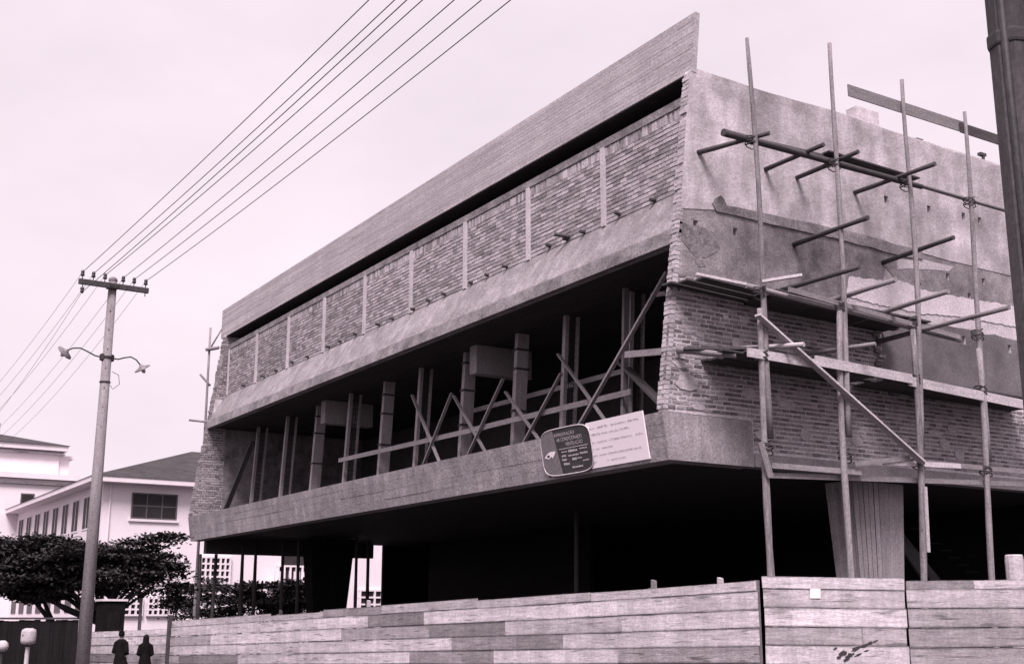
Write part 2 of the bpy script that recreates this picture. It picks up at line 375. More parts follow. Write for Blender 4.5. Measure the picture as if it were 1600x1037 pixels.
mid = [(.56,9.40),(1.9,9.60),(4.8,9.70),(7.2,9.66),(YB-.3,9.6),(YB-.3,8.75),(9.3,8.74),(7.1,8.74),(6.45,9.15),(6.3,8.75),(5.25,8.72),(5.0,8.05),(4.2,7.72),(2.6,7.75),(1.7,7.95),(.95,8.1),(.42,8.08)]
patch('middle_render', mid, XR, 'plaster_grey', sw, jag=.03, holes=HLO)
spall = [yz(*p) for p in ((1062,345),(1085,352),(1108,358),(1120,372),(1125,388),(1112,399),(1096,402),(1102,415),(1090,418),(1083,398),(1070,382),(1060,370))]
patch('spalled_patch', spall, XR+.008, 'spall', sw, jag=.03, x0=XR+.001, sub=.12)
white = [yz(*p) for p in ((1327,432),(1375,438),(1402,436),(1440,452),(1500,464),(1560,474),(1592,480),(1592,512),(1500,494),(1440,490),(1380,478),(1322,462))]
patch('white_render', white, XR+.005, 'plaster_white', sw, jag=.018, x0=XR+.001, sub=.10)
white2 = [yz(*p) for p in ((1402,403),(1440,405),(1490,417),(1482,424),(1440,420),(1402,420))]
patch('white_render', white2, XR+.006, 'concrete_light', sw, jag=.015, x0=XR+.001)
YJ = 6.05
HD = [yz(*p)+(.13,.2) for p in ((1507,531),(1578,545))]
patch('dark_render', [(YJ+.1,6.55),(YJ+.15,8.02),(7.2,8.05),(YB-.3,8.1),(YB-.3,6.35),(9,6.45)], XR-.004, 'plaster_dark', sw, jag=.03, holes=HD)
# light strip of slurry along the toothed front edge
# ---- bricks of the end wall: the nearest 300 singly, the rest as one mass
CH = .092
bricks = []
z = 4.78; row = 0
while z < 8.15:
    y = yf(z)+.0 if z > 5.36 else 2.27
    if row % 2: y -= .0
    first = True
    while y < YB-.6:
        l = random.uniform(.205,.235)
        if first and row % 2: l = .11
        yc = y+l/2
        skip = (yc+l/2 > YJ+.02*random.uniform(-4,4) and z+CH > 6.42) or z > 8.0 and yc > 1.2 or (z > 7.75 and 2.4 < yc < 4.6) or (z>7.95 and yc>.9)
        if not skip: bricks.append((yc, z+CH/2, l-.018))
        y += l+random.uniform(.0,.012); first = False
    z += CH; row += 1
bricks.sort(key=lambda b: (Vector((0,b[0],b[1]))-CAM).length)
BM = []
for k in range(12):
    q = MB(); l = .10 if k == 0 else .20; j = lambda: random.uniform(-.006,.006)
    h = .060+random.uniform(-.008,.004)
    q.hexa([(-.05,-l/2+j(),-h/2+j()),(.004+j(),-l/2+j(),-h/2+j()),(.004+j(),l/2+j(),-h/2+j()),(-.05,l/2+j(),-h/2+j()),(-.05,-l/2+j(),h/2+j()),(.004+j(),-l/2+j(),h/2+j()),(.004+j(),l/2+j(),h/2+j()),(-.05,l/2+j(),h/2+j())])
    BM.append(mesh_of(q, 'brick', 'brick'))
for i, (yc, zc, l) in enumerate(bricks[:300]):
    o = place(BM[0] if l < .12 else random.choice(BM[1:]), 'brick', sw, (XR+random.uniform(-.014,-.002), yc, zc))
    o.rotation_euler = (random.uniform(-.02,.02), 0, random.uniform(-.02,.02))
def wall_bricks(lst, axis, plane, sgn, thick=.05, hh=.060):
    mb = MB()
    for (a, zc, l) in lst:
        p = plane+random.uniform(-.010,.001)*sgn; j = lambda: random.uniform(-.005,.005); h = hh+random.uniform(-.008,.004)
        if axis == 'x': mb.hexa([(p-sgn*thick,a-l/2+j(),zc-h/2+j()),(p,a-l/2+j(),zc-h/2+j()),(p,a+l/2+j(),zc-h/2+j()),(p-sgn*thick,a+l/2+j(),zc-h/2+j()),(p-sgn*thick,a-l/2+j(),zc+h/2+j()),(p,a-l/2+j(),zc+h/2+j()),(p,a+l/2+j(),zc+h/2+j()),(p-sgn*thick,a+l/2+j(),zc+h/2+j())])
        else: mb.hexa([(a-l/2+j(),p,zc-h/2+j()),(a+l/2+j(),p,zc-h/2+j()),(a+l/2+j(),p-sgn*thick,zc-h/2+j()),(a-l/2+j(),p-sgn*thick,zc-h/2+j()),(a-l/2+j(),p,zc+h/2+j()),(a+l/2+j(),p,zc+h/2+j()),(a+l/2+j(),p-sgn*thick,zc+h/2+j()),(a-l/2+j(),p-sgn*thick,zc+h/2+j())])
    return mb
tag(wall_bricks(bricks[300:], 'x', XR, 1).build('brickwork', 'brick', sw), None, None, kind='stuff')
# toothed end of the brick edge at the ragged joint, and front edge of the leaning wall
z = 5.42; mb = MB(); row = 0
while z < 12.36:
    y0 = yf(z); d = random.uniform(.0,.022); x0 = XR-TW-.004; h = .078+random.uniform(-.008,.006)
    cut = random.uniform(.35,.65)
    for (xa, xb) in (((x0, x0+TW*cut),(x0+TW*cut+.008, XR+.006)) if row % 2 else ((x0, XR+.008),)):
        e = random.uniform(-.012,.012)
        mb.hexa([(xa,y0+d+e,z),(xb,y0+d+e,z),(xb,y0+.13,z),(xa,y0+.13,z),(xa,y0+d+e+.008,z+h),(xb,y0+d+e+.008,z+h),(xb,y0+.13,z+h),(xa,y0+.13,z+h)])
    z += CH; row += 1
tag(mb.build('edge_bricks', 'brick_light', sw), None, None, kind='stuff')
mb = MB()
for k in range(16):
    zz = 6.6+k*CH; yy = YJ-.05+random.uniform(-.05,.08)
    mb.box((XR-.011,yy-.10,zz),(XR+.05+random.uniform(-.02,.02),yy+.10,zz+.07))
tag(mb.build('toothed_edge', 'brick', sw), None, None, kind='stuff')

rs1 = random.Random(31)                       # slurry dragged over the bricks
for k in range(26):
    cy_ = rs1.uniform(.4,9) if k > 8 else rs1.uniform(.2,2.2); cz_ = rs1.uniform(4.95,6.1) if cy_ > 2.4 else rs1.uniform(5.5,7.6)
    if cy_ < yf(cz_)+.35: continue
    ry_, rz_ = rs1.uniform(.08,.32), rs1.uniform(.04,.13)
    patch('mortar_smear', [(cy_+ry_*math.cos(a*.449)*rs1.uniform(.88,1.1), cz_+rz_*math.sin(a*.449)*rs1.uniform(.88,1.1)) for a in range(14)], XR+.002+k*.0003, 'mortar', sw, jag=.003, sub=.5, x0=XR-.013-k*.0004)
# ---- far end wall: we look at its inner face
prof2 = [(0.02,5.37),(.95,12.42),(1.04,ZT),(YB-.2,ZT),(YB-.2,4.99),(.6,4.99),(.43,5.37)]
fw_ = MB().prism_x([(y+(.02 if i < 2 else 0), z) for i,(y,z) in enumerate(prof2)], XL, XL+TW-.02).build('end_wall', 'mortar_wall', B)
lst = []; z = 5.40; row = 0
while z < 12.36:
    y = yf(z)+.01+(.11 if row%2 else 0)
    if not 8.65 < z < 9.9 or y < .3:
        while y < (1.24 if z > 9.5 else 1.15):
            l = random.uniform(.2,.24); lst.append((y+l/2, z+CH/2, l-.02)); y += l
    z += CH; row += 1
tag(wall_bricks(lst, 'x', XL+TW, 1).build('brickwork', 'brick', fw_), None, None, kind='stuff')
z = 5.40; mb = MB()
while z < 12.36:
    y0 = yf(z); d = random.uniform(-.02,.03)
    mb.box((XL-.004,y0+d,z),(XL+TW+.004,y0+.1,z+.08)); z += CH
tag(mb.build('edge_bricks', 'brick', fw_), None, None, kind='stuff')
MB().box((XL+TW-.019,1.2,4.99),(XL+TW+.012,6.98,8.74)).build('inner_render', 'plaster_grey', fw_)

# ---- nine brick panels on the front, with pale mullions, a lintel and a soldier course
PY = 1.13; MUL = [-.12-3.045*i for i in range(10)]
for i in range(9):
    xa, xb = MUL[i+1]+.075, MUL[i]-.075
    if i == 8: xa = XL+TW+.01
    if i == 0: xb = XR-TW-.005
    pn = MB().box((xa+.004,PY+.012,10.01),(xb-.004,PY+.12,11.865)).build('brick_panel', 'mortar_dark', B)
    lst = []; z = 10.07; row = 0
    while z < 11.56:
        x = xa+.008-(.1 if row % 2 else 0)
        while x < xb:
            l = random.uniform(.21,.27); a, b = max(x, xa+.008), min(x+l, xb-.008)
            if b-a > .05: lst.append(((a+b)/2, z+.042, b-a-.022))
            x += l
        z += .098+random.uniform(-.004,.004); row += 1
    bw_ = MB()
    for (a, zc, l) in lst:
        p = PY+random.uniform(-.006,.004); h = .074+random.uniform(-.012,.006); e = random.uniform(-.006,.006)
        bw_.box((a-l/2,p,zc-h/2+e),(a+l/2,PY+.05,zc+h/2+e))
    x = xa+.01
    while x < xb-.05:                        # soldier bricks on end under the lintel
        ww = random.uniform(.075,.1); tp = random.uniform(-.02,.02)
        bw_.box((x,PY+random.uniform(-.008,.004),11.635),(x+ww-.016,PY+.05,11.84+tp)); x += ww+(.06 if random.random() < .12 else .0)
    bo = bw_.build('brickwork', 'brick_panel', pn); tag(bo, None, None, kind='stuff'); tn = random.uniform(.82,1.12); bo.color = (tn,tn,tn,1)
    if i < 8:
        ml = MB().box((MUL[i+1]-.07,PY-.045,10.03),(MUL[i+1]+.07,PY+.12,11.865)); ml.build('mullion', 'concrete_light', B)
MB().box((MUL[9]+.06,PY-.03,10.05),(XL+TW+.10,PY+.1,11.865)).build('mullion', 'concrete_light', B)
MB().box((XL+TW+.004,PY-.02,11.87),(XR-TW-.004,PY+.25,12.05)).build('lintel', 'plaster_grey', B)
for x in [-1.4,-2.6,-3.9,-4.6,-5.3,-7.2,-8.1,-8.9,-10.3,-11.2,-12.1,-13.4,-14.3,-15.9,-17.0,-17.9,-19.6,-20.9,-22.4,-23.6,-25.6]:
    pole('putlog_stub', (x,PY-.1-random.uniform(0,.05),10.10+random.uniform(0,.08)), (x+random.uniform(-.03,.03),PY+.1,10.13), .045,.05, 'dark_timber', B, n=7, segs=2)
pole('putlog_stub', (-4.65,PY-.32,10.21), (-4.45,PY+.1,10.15), .05,.05, 'dark_timber', B, n=7, segs=2)

# ---- columns of the open storey: boxed in shuttering, or open with the reinforcement showing
def yc_(z, y0): return y0+(z-5)*.055
def col_box(x, mt='form_timber', top=8.74, y0=1.85, w=.15, d=.34):
    mb = MB(); z0 = 4.99
    q = []
    for z in (z0, top):
        y = yc_(z, y0); q += [(x-w/2,y,z),(x+w/2,y,z),(x+w/2,y+d,z),(x-w/2,y+d,z)]
    c = mb.hexa(q).build('column', mt, B)
    for z in (5.75,6.75,7.75,8.35):
        zz = z+random.uniform(-.1,.1); y = yc_(zz, y0)
        MB().box((x-w/2-.03,y-.03,zz),(x+w/2+.03,y+d+.03,zz+.05)).build('clamp', 'dark_timber', c)
for x in (-8.2,-10.85,-15.75,-20.9): col_box(x)
def col_open(x, w=.13, y0=1.85, d=.34, right=True):
    z0, z1 = 4.99, 8.74; ya, yb = yc_(z0,y0), yc_(z1,y0)
    c = plank('column_shutter', (x,ya,z0), (x,yb,z1), .03+.07, w, 'form_timber', B, up=Vector((0,1,0)))
    if right: plank('column_shutter', (x,ya+d,z0), (x,yb+d,z1), .05, w*.8, 'form_timber', B, up=Vector((0,1,0)))
    mb = MB()
    for dy in (.10,.17,.24):
        for dx in (-.05,.05): mb.tube([(x+dx,ya+dy,z0),(x+dx,yb+dy,z1)], .011, 5)
    for k in range(22):
        z = 5.1+k*.165; y = yc_(z,y0); mb.tube([(x-.06,y+.08,z),(x+.06,y+.08,z),(x+.06,y+.27,z),(x-.06,y+.27,z),(x-.06,y+.08,z)], .006, 4)
    mb.build('rebar_cage', 'rust_steel', B)
for x in (-3.45,-5.98,-13.35,-18.15,-23.5,-26.4): col_open(x)
for x in (-10.2,-20.05):
    MB().box((x-.02,1.85,7.98),(x+.34,3.6,8.745)).build('floor_beam', 'form_timber', B)
# ---- tapered board-marked pilotis under the building
def piloti(x, y, sx=1.0, sy=2.05, zt=4.5, k=.66, mt='piloti_boards'):
    mb = MB(); z0 = gz(x)-.05; nb = 10
    for f in range(4):
        for i in range(nb):
            u0, u1 = i/nb-.5, (i+1)/nb-.5; pr = random.uniform(0,.012)
            def P(u, s_, off=0):
                hx, hy = sx/2*s_+off, sy/2*s_+off
                return [(hx, u*2*hy),(-u*2*hx, hy),(-hx, -u*2*hy),(u*2*hx, -hy)][f]
            def IN(u, s_): a = P(u, s_); return (a[0]*.8, a[1]*.8)
            g_ = .012
            q = []
            for zz, s_ in ((z0,k),(zt,1.0)):
                a = P(u0+g_/2,s_,pr); b = P(u1-g_/2,s_,pr); c = IN(u1,s_); d = IN(u0,s_)
                q += [(x+a[0],y+a[1],zz),(x+b[0],y+b[1],zz),(x+c[0],y+c[1],zz),(x+d[0],y+d[1],zz)]
            mb.hexa(q)
    mb.build('piloti', mt, B)
piloti(-1.1, 6.55, sx=.75, sy=1.62); piloti(-24.6, 4.30, sx=.8, sy=1.75, k=.5, mt='black_timber_and_shade')  # far piloti coloured black for the shade it stands in
# added black walls that shut light out of the ground floor
MB().box((XL+.2,YB-.6,gz(XL)-.1),(XR+.1,YB-.41,ZS+.2)).build('rear_light_block', 'black_timber_and_shade', B)
MB().box((XL+.1,8.05,gz(XL)-.1),(XL+.25,YB-.62,ZS+.08)).build('end_light_block', 'black_timber_and_shade', B)
MB().box((-24.8,8.6,gz(XL)-.1),(-14.2,8.75,ZS+.08)).build('inner_light_block', 'black_timber_and_shade', B)
for i, (y0, y1, zt) in enumerate(((.62,3.3,4.558),(3.32,7.5,4.556))):
    MB().box((XL+.15,y0,zt-.54),(XL+.45,y1,zt)).build('joist', 'dark_timber', B)

# small things on the wall top
cb_ = px_(1351,185,-.08)
tag(MB().box((-.30,cb_.y-.35,ZT+.001),(.0,cb_.y+.38,ZT+.34)).build('concrete_block', 'plaster_light'), 'squared block of rendered masonry sitting on top of the end wall', 'block')
for (x, y, h) in ((1436,219,.09),(1536,250,.24)):
    p = px_(x,y,-.1); mb = MB(); mb.tube([(-.1,p.y,ZT-.04),(-.1,p.y+.02,ZT-.04+h)], .04, 7); mb.box((-.16,p.y-.12,ZT+h-.1),(-.06,p.y+.1,ZT+h-.03))
    tag(mb.build('wooden_peg', 'dark_timber'), 'short dark wooden peg with crosspiece on the end wall top' if h > .1 else 'tiny dark peg stub on the end wall top', 'peg')

# ------------------------------------------------------------------ timber falsework inside the open storey
FS = thing('timber_falsework', (-10,1.7,4.98), 'timber rails and crossed diagonal braces nailed between the open storey columns', 'falsework')
def on_y(x, y, Y): return py_(x, y, Y)
def member(nm, a, b, Y, h=.10, t=.05, mt='mid_timber', Y2=None):
    plank(nm, on_y(a[0],a[1],Y), on_y(b[0],b[1],Y if Y2 is None else Y2), h, t, mt, FS, up=UZ if abs(b[0]-a[0])>abs(b[1]-a[1]) else Vector((0,1,0)))
YR = 1.62
member('rail', (530,719), (760,667), YR, .13); member('rail', (735,672), (985,612), YR-.02, .13, .04)
member('rail', (738,642), (980,578), 2.5, .12)
for a, b in (((644,617),(690,722)),((706,614),(660,722)),((709,618),(764,708)),((786,592),(728,710)),((790,612),(850,690)),((877,583),(815,690)),
             ((872,553),(950,655))):
    dx = b[0]-a[0]
    Yb = YR-.05 if dx > 0 else YR-.10
    plank('brace', on_y(a[0],a[1],Yb), on_y(b[0],b[1]+8,Yb), .085, .04, 'mid_timber', FS, up=Vector((0,-1,0)))
plank('brace', on_y(1042,425,1.0), on_y(903,668,.9), .09, .05, 'mid_timber', FS, up=Vector((0,-1,0)))
plank('rail', on_y(977,554,1.5), on_y(1034,549,1.5), .14, .05, 'pale_timber', FS)
plank('rail', on_y(1018,462,1.2), on_y(1040,458,1.2), .09, .05, 'mid_timber', FS)
plank('brace', on_y(972,568,1.9), on_y(1036,632,1.3), .24, .06, 'dark_timber', FS, up=Vector((0,-1,0)))
plank('brace', on_y(395,690,1.5), on_y(352,797,1.1), .18, .08, 'dark_timber', FS, up=Vector((0,-1,0)))
plank('prop', on_y(978,450,1.75), on_y(975,665,1.75), .14, .08, 'mid_timber', FS, up=Vector((0,1,0)))
plank('prop', on_y(985,452,2.1), on_y(985,665,2.1), .30, .08, 'dark_timber', FS, up=Vector((0,1,0)))

# ------------------------------------------------------------------ timber scaffold on the end wall
S = thing('timber_scaffold', (1.3,4.5,gz(1.3)), 'tall scaffold of rough timber poles and planks against the rendered end wall', 'scaffold')
SX = 1.25
for (t, b, lap) in (((1167,60),(1207,895),(560,760)),((1296,68),(1328,900),(720,800)),((1409,125),(1443,898),(640,760)),((1507,175),(1551,895),(720,860))):
    pt = px_(*t, SX); pb = px_(*b, SX)
    bot = pb+(pb-pt)*((pb.z-gz(SX))/(pt.z-pb.z))
    tm = pt.lerp(bot, .47)
    pole('pole', bot, tm+(pt-bot)*.04, .070, .058, 'pole_wood', S, bend=.035, segs=10)
    off = Vector((.02,.10,0)); pole('pole', bot.lerp(pt,.50-.12)+off*.9, pt, .062, .040, 'pole_wood', S, bend=.035, segs=12)
pale = px_(1446,760,SX+.1), px_(1451,862,SX+.1)
plank('splice_board', pale[0], pale[1], .07, .03, 'pale_timber', S, up=Vector((0,1,0)))
plank('splice_board', px_(1188,690,SX+.09), px_(1204,745,SX+.09), .14, .03, 'mid_timber', S, up=Vector((0,1,0)))
# ledgers (pixels read on the plane of the poles)
LX = SX-.12
def led_(a, b, X=LX, r=.06, mt='pole_wood', nm='ledger'): pole(nm, px_(*a,X), px_(*b,X), r, r*.85, mt, S, bend=.006)
led_((1130,207),(1440,292),LX,.07,'dark_timber'); led_((1140,210),(1424,277),LX-.18,.06,'dark_timber'); led_((1424,286),(1578,331),LX,.05,'pole_wood')
for a, b in (((1085,240),(1202,208)),((1191,267),(1287,226)),((1240,280),(1341,237)),((1330,303),(1461,256)),((1375,412),(1490,371)),((1236,384),(1356,340)),((1216,455),(1343,417))):
    p = px_(*a, XR-.08); tip = pl(b[0], b[1], 2, p.z-.0); pole('putlog', p, tip, .055, .05, 'dark_timber', S, n=8, bend=.01, segs=4)
plank('platform_board', px_(1288,241,LX-.09)+Vector((0,0,.03)), px_(1430,283,LX-.09)+Vector((0,0,.03)), .03, .26, 'dark_timber', S)
plank('guard_board', px_(1325,141,SX-.09), px_(1505,199,SX-.09), .26, .03, 'mid_timber', S); plank('guard_board', px_(1500,199,SX-.05), px_(1640,245,SX-.05), .24, .03, 'dark_timber', S)
plank('diagonal_brace', px_(1184,492,SX+.12), px_(1442,722,SX+.12), .15, .04, 'pale_timber', S, up=Vector((1,0,0)))
for (t, b) in (((1167,60),(1207,895)),((1296,68),(1328,900)),((1409,125),(1443,898)),((1507,175),(1551,895))):
    pt = px_(*t, SX); pb = px_(*b, SX)
    for zz in (10.6,7.58,6.36,4.66):
        q = pb.lerp(pt, (zz-pb.z)/(pt.z-pb.z)); mb = MB()
        for k in range(4):
            c0 = q+Vector((-.05,.04,-.09+.05*k)); mb.tube([c0+Vector((.13*math.cos(a*.7854),.12*math.sin(a*.7854),.06*math.sin(a*.7854)*(1 if k%2 else -1))) for a in range(9)], .012, 5, cap=False)
        mb.build('lashing', 'dark_timber', S)
# upper working platform: ledger, gapped boards, seen from below
zP = 7.60
for k in range(6):
    x0 = .08+k*.2
    a = (x0, 2.15+random.uniform(-.25,.25), zP+.09+random.uniform(0,.02)); b = (x0, 6.15+random.uniform(-.2,.3), zP+.05+random.uniform(0,.02))
    plank('platform_board', a, b, .035, .19, 'dark_timber', S)
for k in range(3):
    a = (.05+k*.3, .15+k*.15, zP+.22); b = (.05+k*.3, 2.4, zP+.14); plank('platform_board', a, b, .035, .26, 'dark_timber', S)
plank('platform_edge', px_(1088,428,.95), px_(1166,444,1.15), .05, .05, 'pale_timber', S)
led_((1165,446),(1500,532),LX+.02,.055,'mid_timber'); plank('platform_edge', px_(1232,452,LX+.14), px_(1500,527,LX+.14), .10, .035, 'mid_timber', S)
for a, b in (((1326,467),(1400,437)),((1395,492),(1482,455)),((1440,522),(1577,480))):
    q0 = px_(*a, LX+.05); tip = pl(b[0], b[1], 2, q0.z+.06); pole('putlog', Vector((-.05,q0.y,q0.z+.06)), tip, .055, .05, 'mid_timber', S, n=8, bend=.008, segs=4)
plank('platform_board', px_(1190,440,LX+.25), px_(1252,430,LX+.6), .05, .10, 'pale_timber', S)
# lower working platform with a pale edge plank
zL = 6.32
for k in range(6):
    x0 = .09+k*.2
    plank('platform_board', (x0, .9+random.uniform(-.3,.3), zL+.10+random.uniform(0,.02)), (x0, 5.0+random.uniform(-.3,.1), zL+.06), .035, .19, 'dark_timber', S)
    plank('platform_board', (x0, 5.0+random.uniform(.0,.2), zL+.04+random.uniform(0,.02)), (x0, 10.4, zL+.0), .035, .19, 'dark_timber', S)
plank('edge_plank', px_(1168,550,LX+.16), px_(1278,569,LX+.16), .17, .035, 'pale_timber', S)
plank('edge_plank', px_(1274,563,LX+.19), px_(1425,592,LX+.19), .19, .035, 'pale_timber', S); plank('edge_plank', px_(1420,595,LX+.16), px_(1640,640,LX+.16), .20, .035, 'pale_timber', S)
pole('putlog', px_(1058,546,.05), px_(1150,556,.95), .075, .05, 'mid_timber', S, n=8, segs=4); plank('platform_board', px_(1068,545,.25), px_(1190,545,1.0), .05, .2, 'dark_timber', S)
for a, b in (((1150,545),(1256,538)),((1255,553),(1368,537))):
    q0 = px_(*a, .25); tip = px_(*b, 1.75); pole('putlog', q0, tip, .05, .045, 'pale_timber' if a[0]<1200 else 'mid_timber', S, n=8, segs=4)
# rough boards at floor level
for a, b, X, mt in (((1205,727),(1345,738),1.2,'mid_timber'),((1335,725),(1420,715),1.25,'mid_timber'),((1380,722),(1500,728),1.22,'pale_timber'),((1430,722),(1620,738),1.2,'mid_timber'),((1200,742),(1620,757),1.12,'mid_timber')):
    plank('foot_board', px_(*a,X), px_(*b,X), .10, .05, mt, S)
# far scaffold beyond the leaning end
F2 = thing('scaffold_frame', (XL-.7,.7,gz(XL)), 'slender scaffold pole with crosspieces beyond the far leaning end wall', 'scaffold')
fx = XL-.75
p = px_(325,600,fx); pole('pole', (fx,p.y,gz(XL)), px_(329,512,fx), .06,.045,'pole_wood',F2,bend=.004)
pole('putlog', px_(322,546,fx), px_(342,543,fx+.4), .07,.07,'pole_wood',F2,n=7,segs=2); pole('brace', px_(328,545,fx), px_(352,505,fx+.3), .035,.03,'pole_wood',F2,n=7,segs=2)
pole('putlog', px_(313,585,fx-.3), px_(328,602,fx+.1), .05,.05,'pole_wood',F2,n=7,segs=2); pole('putlog', px_(296,656,fx-.4), px_(325,659,fx+.4), .045,.045,'pole_wood',F2,n=7,segs=2)

# ------------------------------------------------------------------ hoardings
def fence(label, p0, d, length, rows, ztop, slope, face, tones, joints=None, seed=1, top_jit=.0, post_gap=2.2, post_up=.0):
    """rows: board heights from the top down; every board is a part"""
    rnd = random.Random(seed); d = Vector(d).normalized(); nrm = Vector(face)
    t = thing('hoarding_fence', Vector((p0[0],p0[1],gz(p0[0])))+d*(length/2), label, 'fence', 'board hoardings round the building plot')
    zt = 0
    for r_, h in enumerate(rows):
        x = 0; zc = zt+h/2; k = 0
        L0 = list(joints[r_]) if joints and joints[r_] else None
        while x < length-.05:
            l = L0.pop(0) if L0 else (length-x if joints else rnd.uniform(2.2,4.6))
            if length-x-l < .5: l = length-x
            l = min(l, length-x)
            tone = tones[r_][k] if tones and k < len(tones[r_]) else rnd.choice((.36,.46,.58,.74,.84,.90,.95,1.0,1.0))
            tj = rnd.uniform(0,top_jit) if r_ == 0 else 0
            a = Vector((p0[0],p0[1],0))+d*(x+.004)+nrm*(.03+rnd.uniform(-.006,.008)); b = Vector((p0[0],p0[1],0))+d*(x+l-.004)+nrm*(.03+rnd.uniform(-.006,.008))
            a.z = ztop-slope*x-zc+rnd.uniform(-.006,.006)-tj/2; b.z = ztop-slope*(x+l)-zc+rnd.uniform(-.006,.006)-tj/2
            if min(a.z,b.z)+h/2 > gz(b.x)+.02:
                plank('board', a, b, h-.004-tj, .024, 'fence_board', t, tone=tone, jit=.012, segs=6, wav=.008)
            x += l; k += 1
        zt += h
    x = .08
    while x < length:
        a = Vector((p0[0],p0[1],0))+d*x-nrm*.035; zt_ = ztop-slope*x-.03+post_up
        q = plank('post', (a.x,a.y,gz(a.x)-.05), (a.x,a.y,zt_), .09, .08, 'mid_timber', t, up=d); x += post_gap
    return t
ROW = [.185,.262,.262,.255,.24,.25,.25,.25,.25]
FD = Vector((-.9965,-.083,0)); FN = Vector((.083,-.9965,0))
fence('long weathered board hoarding in front of the building, mixed pale and grey boards', (3.80,-1.44), FD, 22.1, ROW, 2.20, .0275, FN, None, seed=5, top_jit=.05)
q = Vector((3.80,-1.44,0))+FD*22.3
fence('low far stretch of pale board hoarding behind the two standing people', (q.x,q.y), FD, 9.0, [.2,.26,.26,.26,.26,.26,.25,.25], 1.38, .02, FN, None, seed=11, top_jit=.02)
plank_post = MB().box((q.x+.03,q.y-.1,gz(q.x)-.02),(q.x+.17,q.y+.03,1.75)).build('gate_post', 'dark_timber'); tag(plank_post, 'dark wooden post between the low and the long hoarding', 'post')
RN = Vector((RT.y,-RT.x,0))
CP = fence('bright short hoarding panel at the plot corner with stained boards and a pinned note', (3.87,-1.42), RT, 2.06, [.175,.27,.265,.255,.28,.26,.26,.26,.2], 2.225, .012, RN,
      [[.95],[.72],[1.0],[.62,.64],[.84,.86],[.76,.7],[.6],[.5],[.5]], joints=[None,None,None,[1.4],[.62],[1.2],None,None,None], seed=3)
fence('grey hoarding panel at the right of the bright corner panel', (4.99,.335), RT, 4.2, [.13,.275,.275,.275,.28,.27,.27,.27,.2], 2.17, -.006, RN,
      [[.42],[.72],[.55],[.50],[.54],[.5],[.4],[.4],[.4]], joints=[[1.0],[1.72],[1.72],[1.72],[1.72],[1.72],[1.72],[1.72],[1.72]], seed=4)
FC = Vector((3.87,-1.42,0))
def on_fence(x, y, off=.075):              # point on the corner panel seen at a pixel
    d = ray(x, y); nn = RN; p0 = FC+RN*off; t = (p0-CAM).dot(nn)/d.dot(nn); return CAM+d*t
a, b, c, d_ = [on_fence(*p, off=.052) for p in ((1266,934),(1282,934),(1282,919),(1266,919))]
nb = MB().hexa([a,b,b-RN*.004,a-RN*.004,d_,c,c-RN*.004,d_-RN*.004]).build('paper_note', 'sign_white'); tag(nb, 'small blank white square note pinned to the bright corner panel', 'note')
rs0 = random.Random(12); mb = MB()           # tar smeared on the lower board
for (bx_, by_, rx_, ry_) in ((1316,1020,7,5),(1326,1023,7,4),(1336,1013,9,4),(1348,1008,8,3),(1358,1004,6,3),(1322,1029,5,3),(1310,1026,4,2.5),(1340,1022,6,2),(1304,1012,3,1.5),(1366,1001,4,1.5),(1352,1016,4,1.5)):
    pts_ = []; n_ = 14
    for k in range(n_):
        a_ = 2*math.pi*k/n_; r_ = rs0.uniform(.55,1.15); pts_.append(on_fence(bx_+rx_*r_*math.cos(a_), by_+ry_*r_*math.sin(a_)-.35*rx_*r_*math.cos(a_), off=0))
    o_k = .045+rs0.uniform(.002,.007)
    mb.add([q_+RN*.040 for q_ in pts_]+[q_+RN*o_k for q_ in pts_], [tuple(range(n_)), tuple(range(2*n_-1,n_-1,-1))]+[(k,(k+1)%n_,(k+1)%n_+n_,k+n_) for k in range(n_)])
tag(mb.build('tar_smear', 'iron', CP), None, None, kind='stuff')
# pegs sticking up behind the long hoarding
for i, (x, h, mt, lb) in enumerate(((3.0,.06,'pale_timber','short pale peg above the hoarding near the plot corner'),(1.55,.10,'mid_timber','taller pale peg nailed through a board above the long hoarding'),(-7.4,.14,'pale_timber','pale peg standing above the middle of the long hoarding'),(-11.6,.07,'dark_timber','dark peg stub above the far half of the long hoarding'))):
    t = (3.8-x)/.9965; pz = 2.20-.0275*t; y = -1.44-.083*t+.05
    tag(MB().hexa([(x-.05,y-.02,pz-.5),(x+.05,y-.02,pz-.5),(x+.05,y+.04,pz-.5),(x-.05,y+.04,pz-.5),(x-.035,y-.02,pz+h),(x+.04,y-.02,pz+h-.02),(x+.04,y+.04,pz+h-.02),(x-.035,y+.04,pz+h)]).build('wooden_peg', mt), lb, 'peg')
p = dep(1587,900,19.2); tag(MB().lathe((p.x,p.y,gz(p.x)), [(.14,0),(.14,2.5),(.135,2.58),(.12,2.6)], 12).build('pale_post', 'concrete_light', smooth=False), 'stout pale post standing behind the grey hoarding panel', 'post')

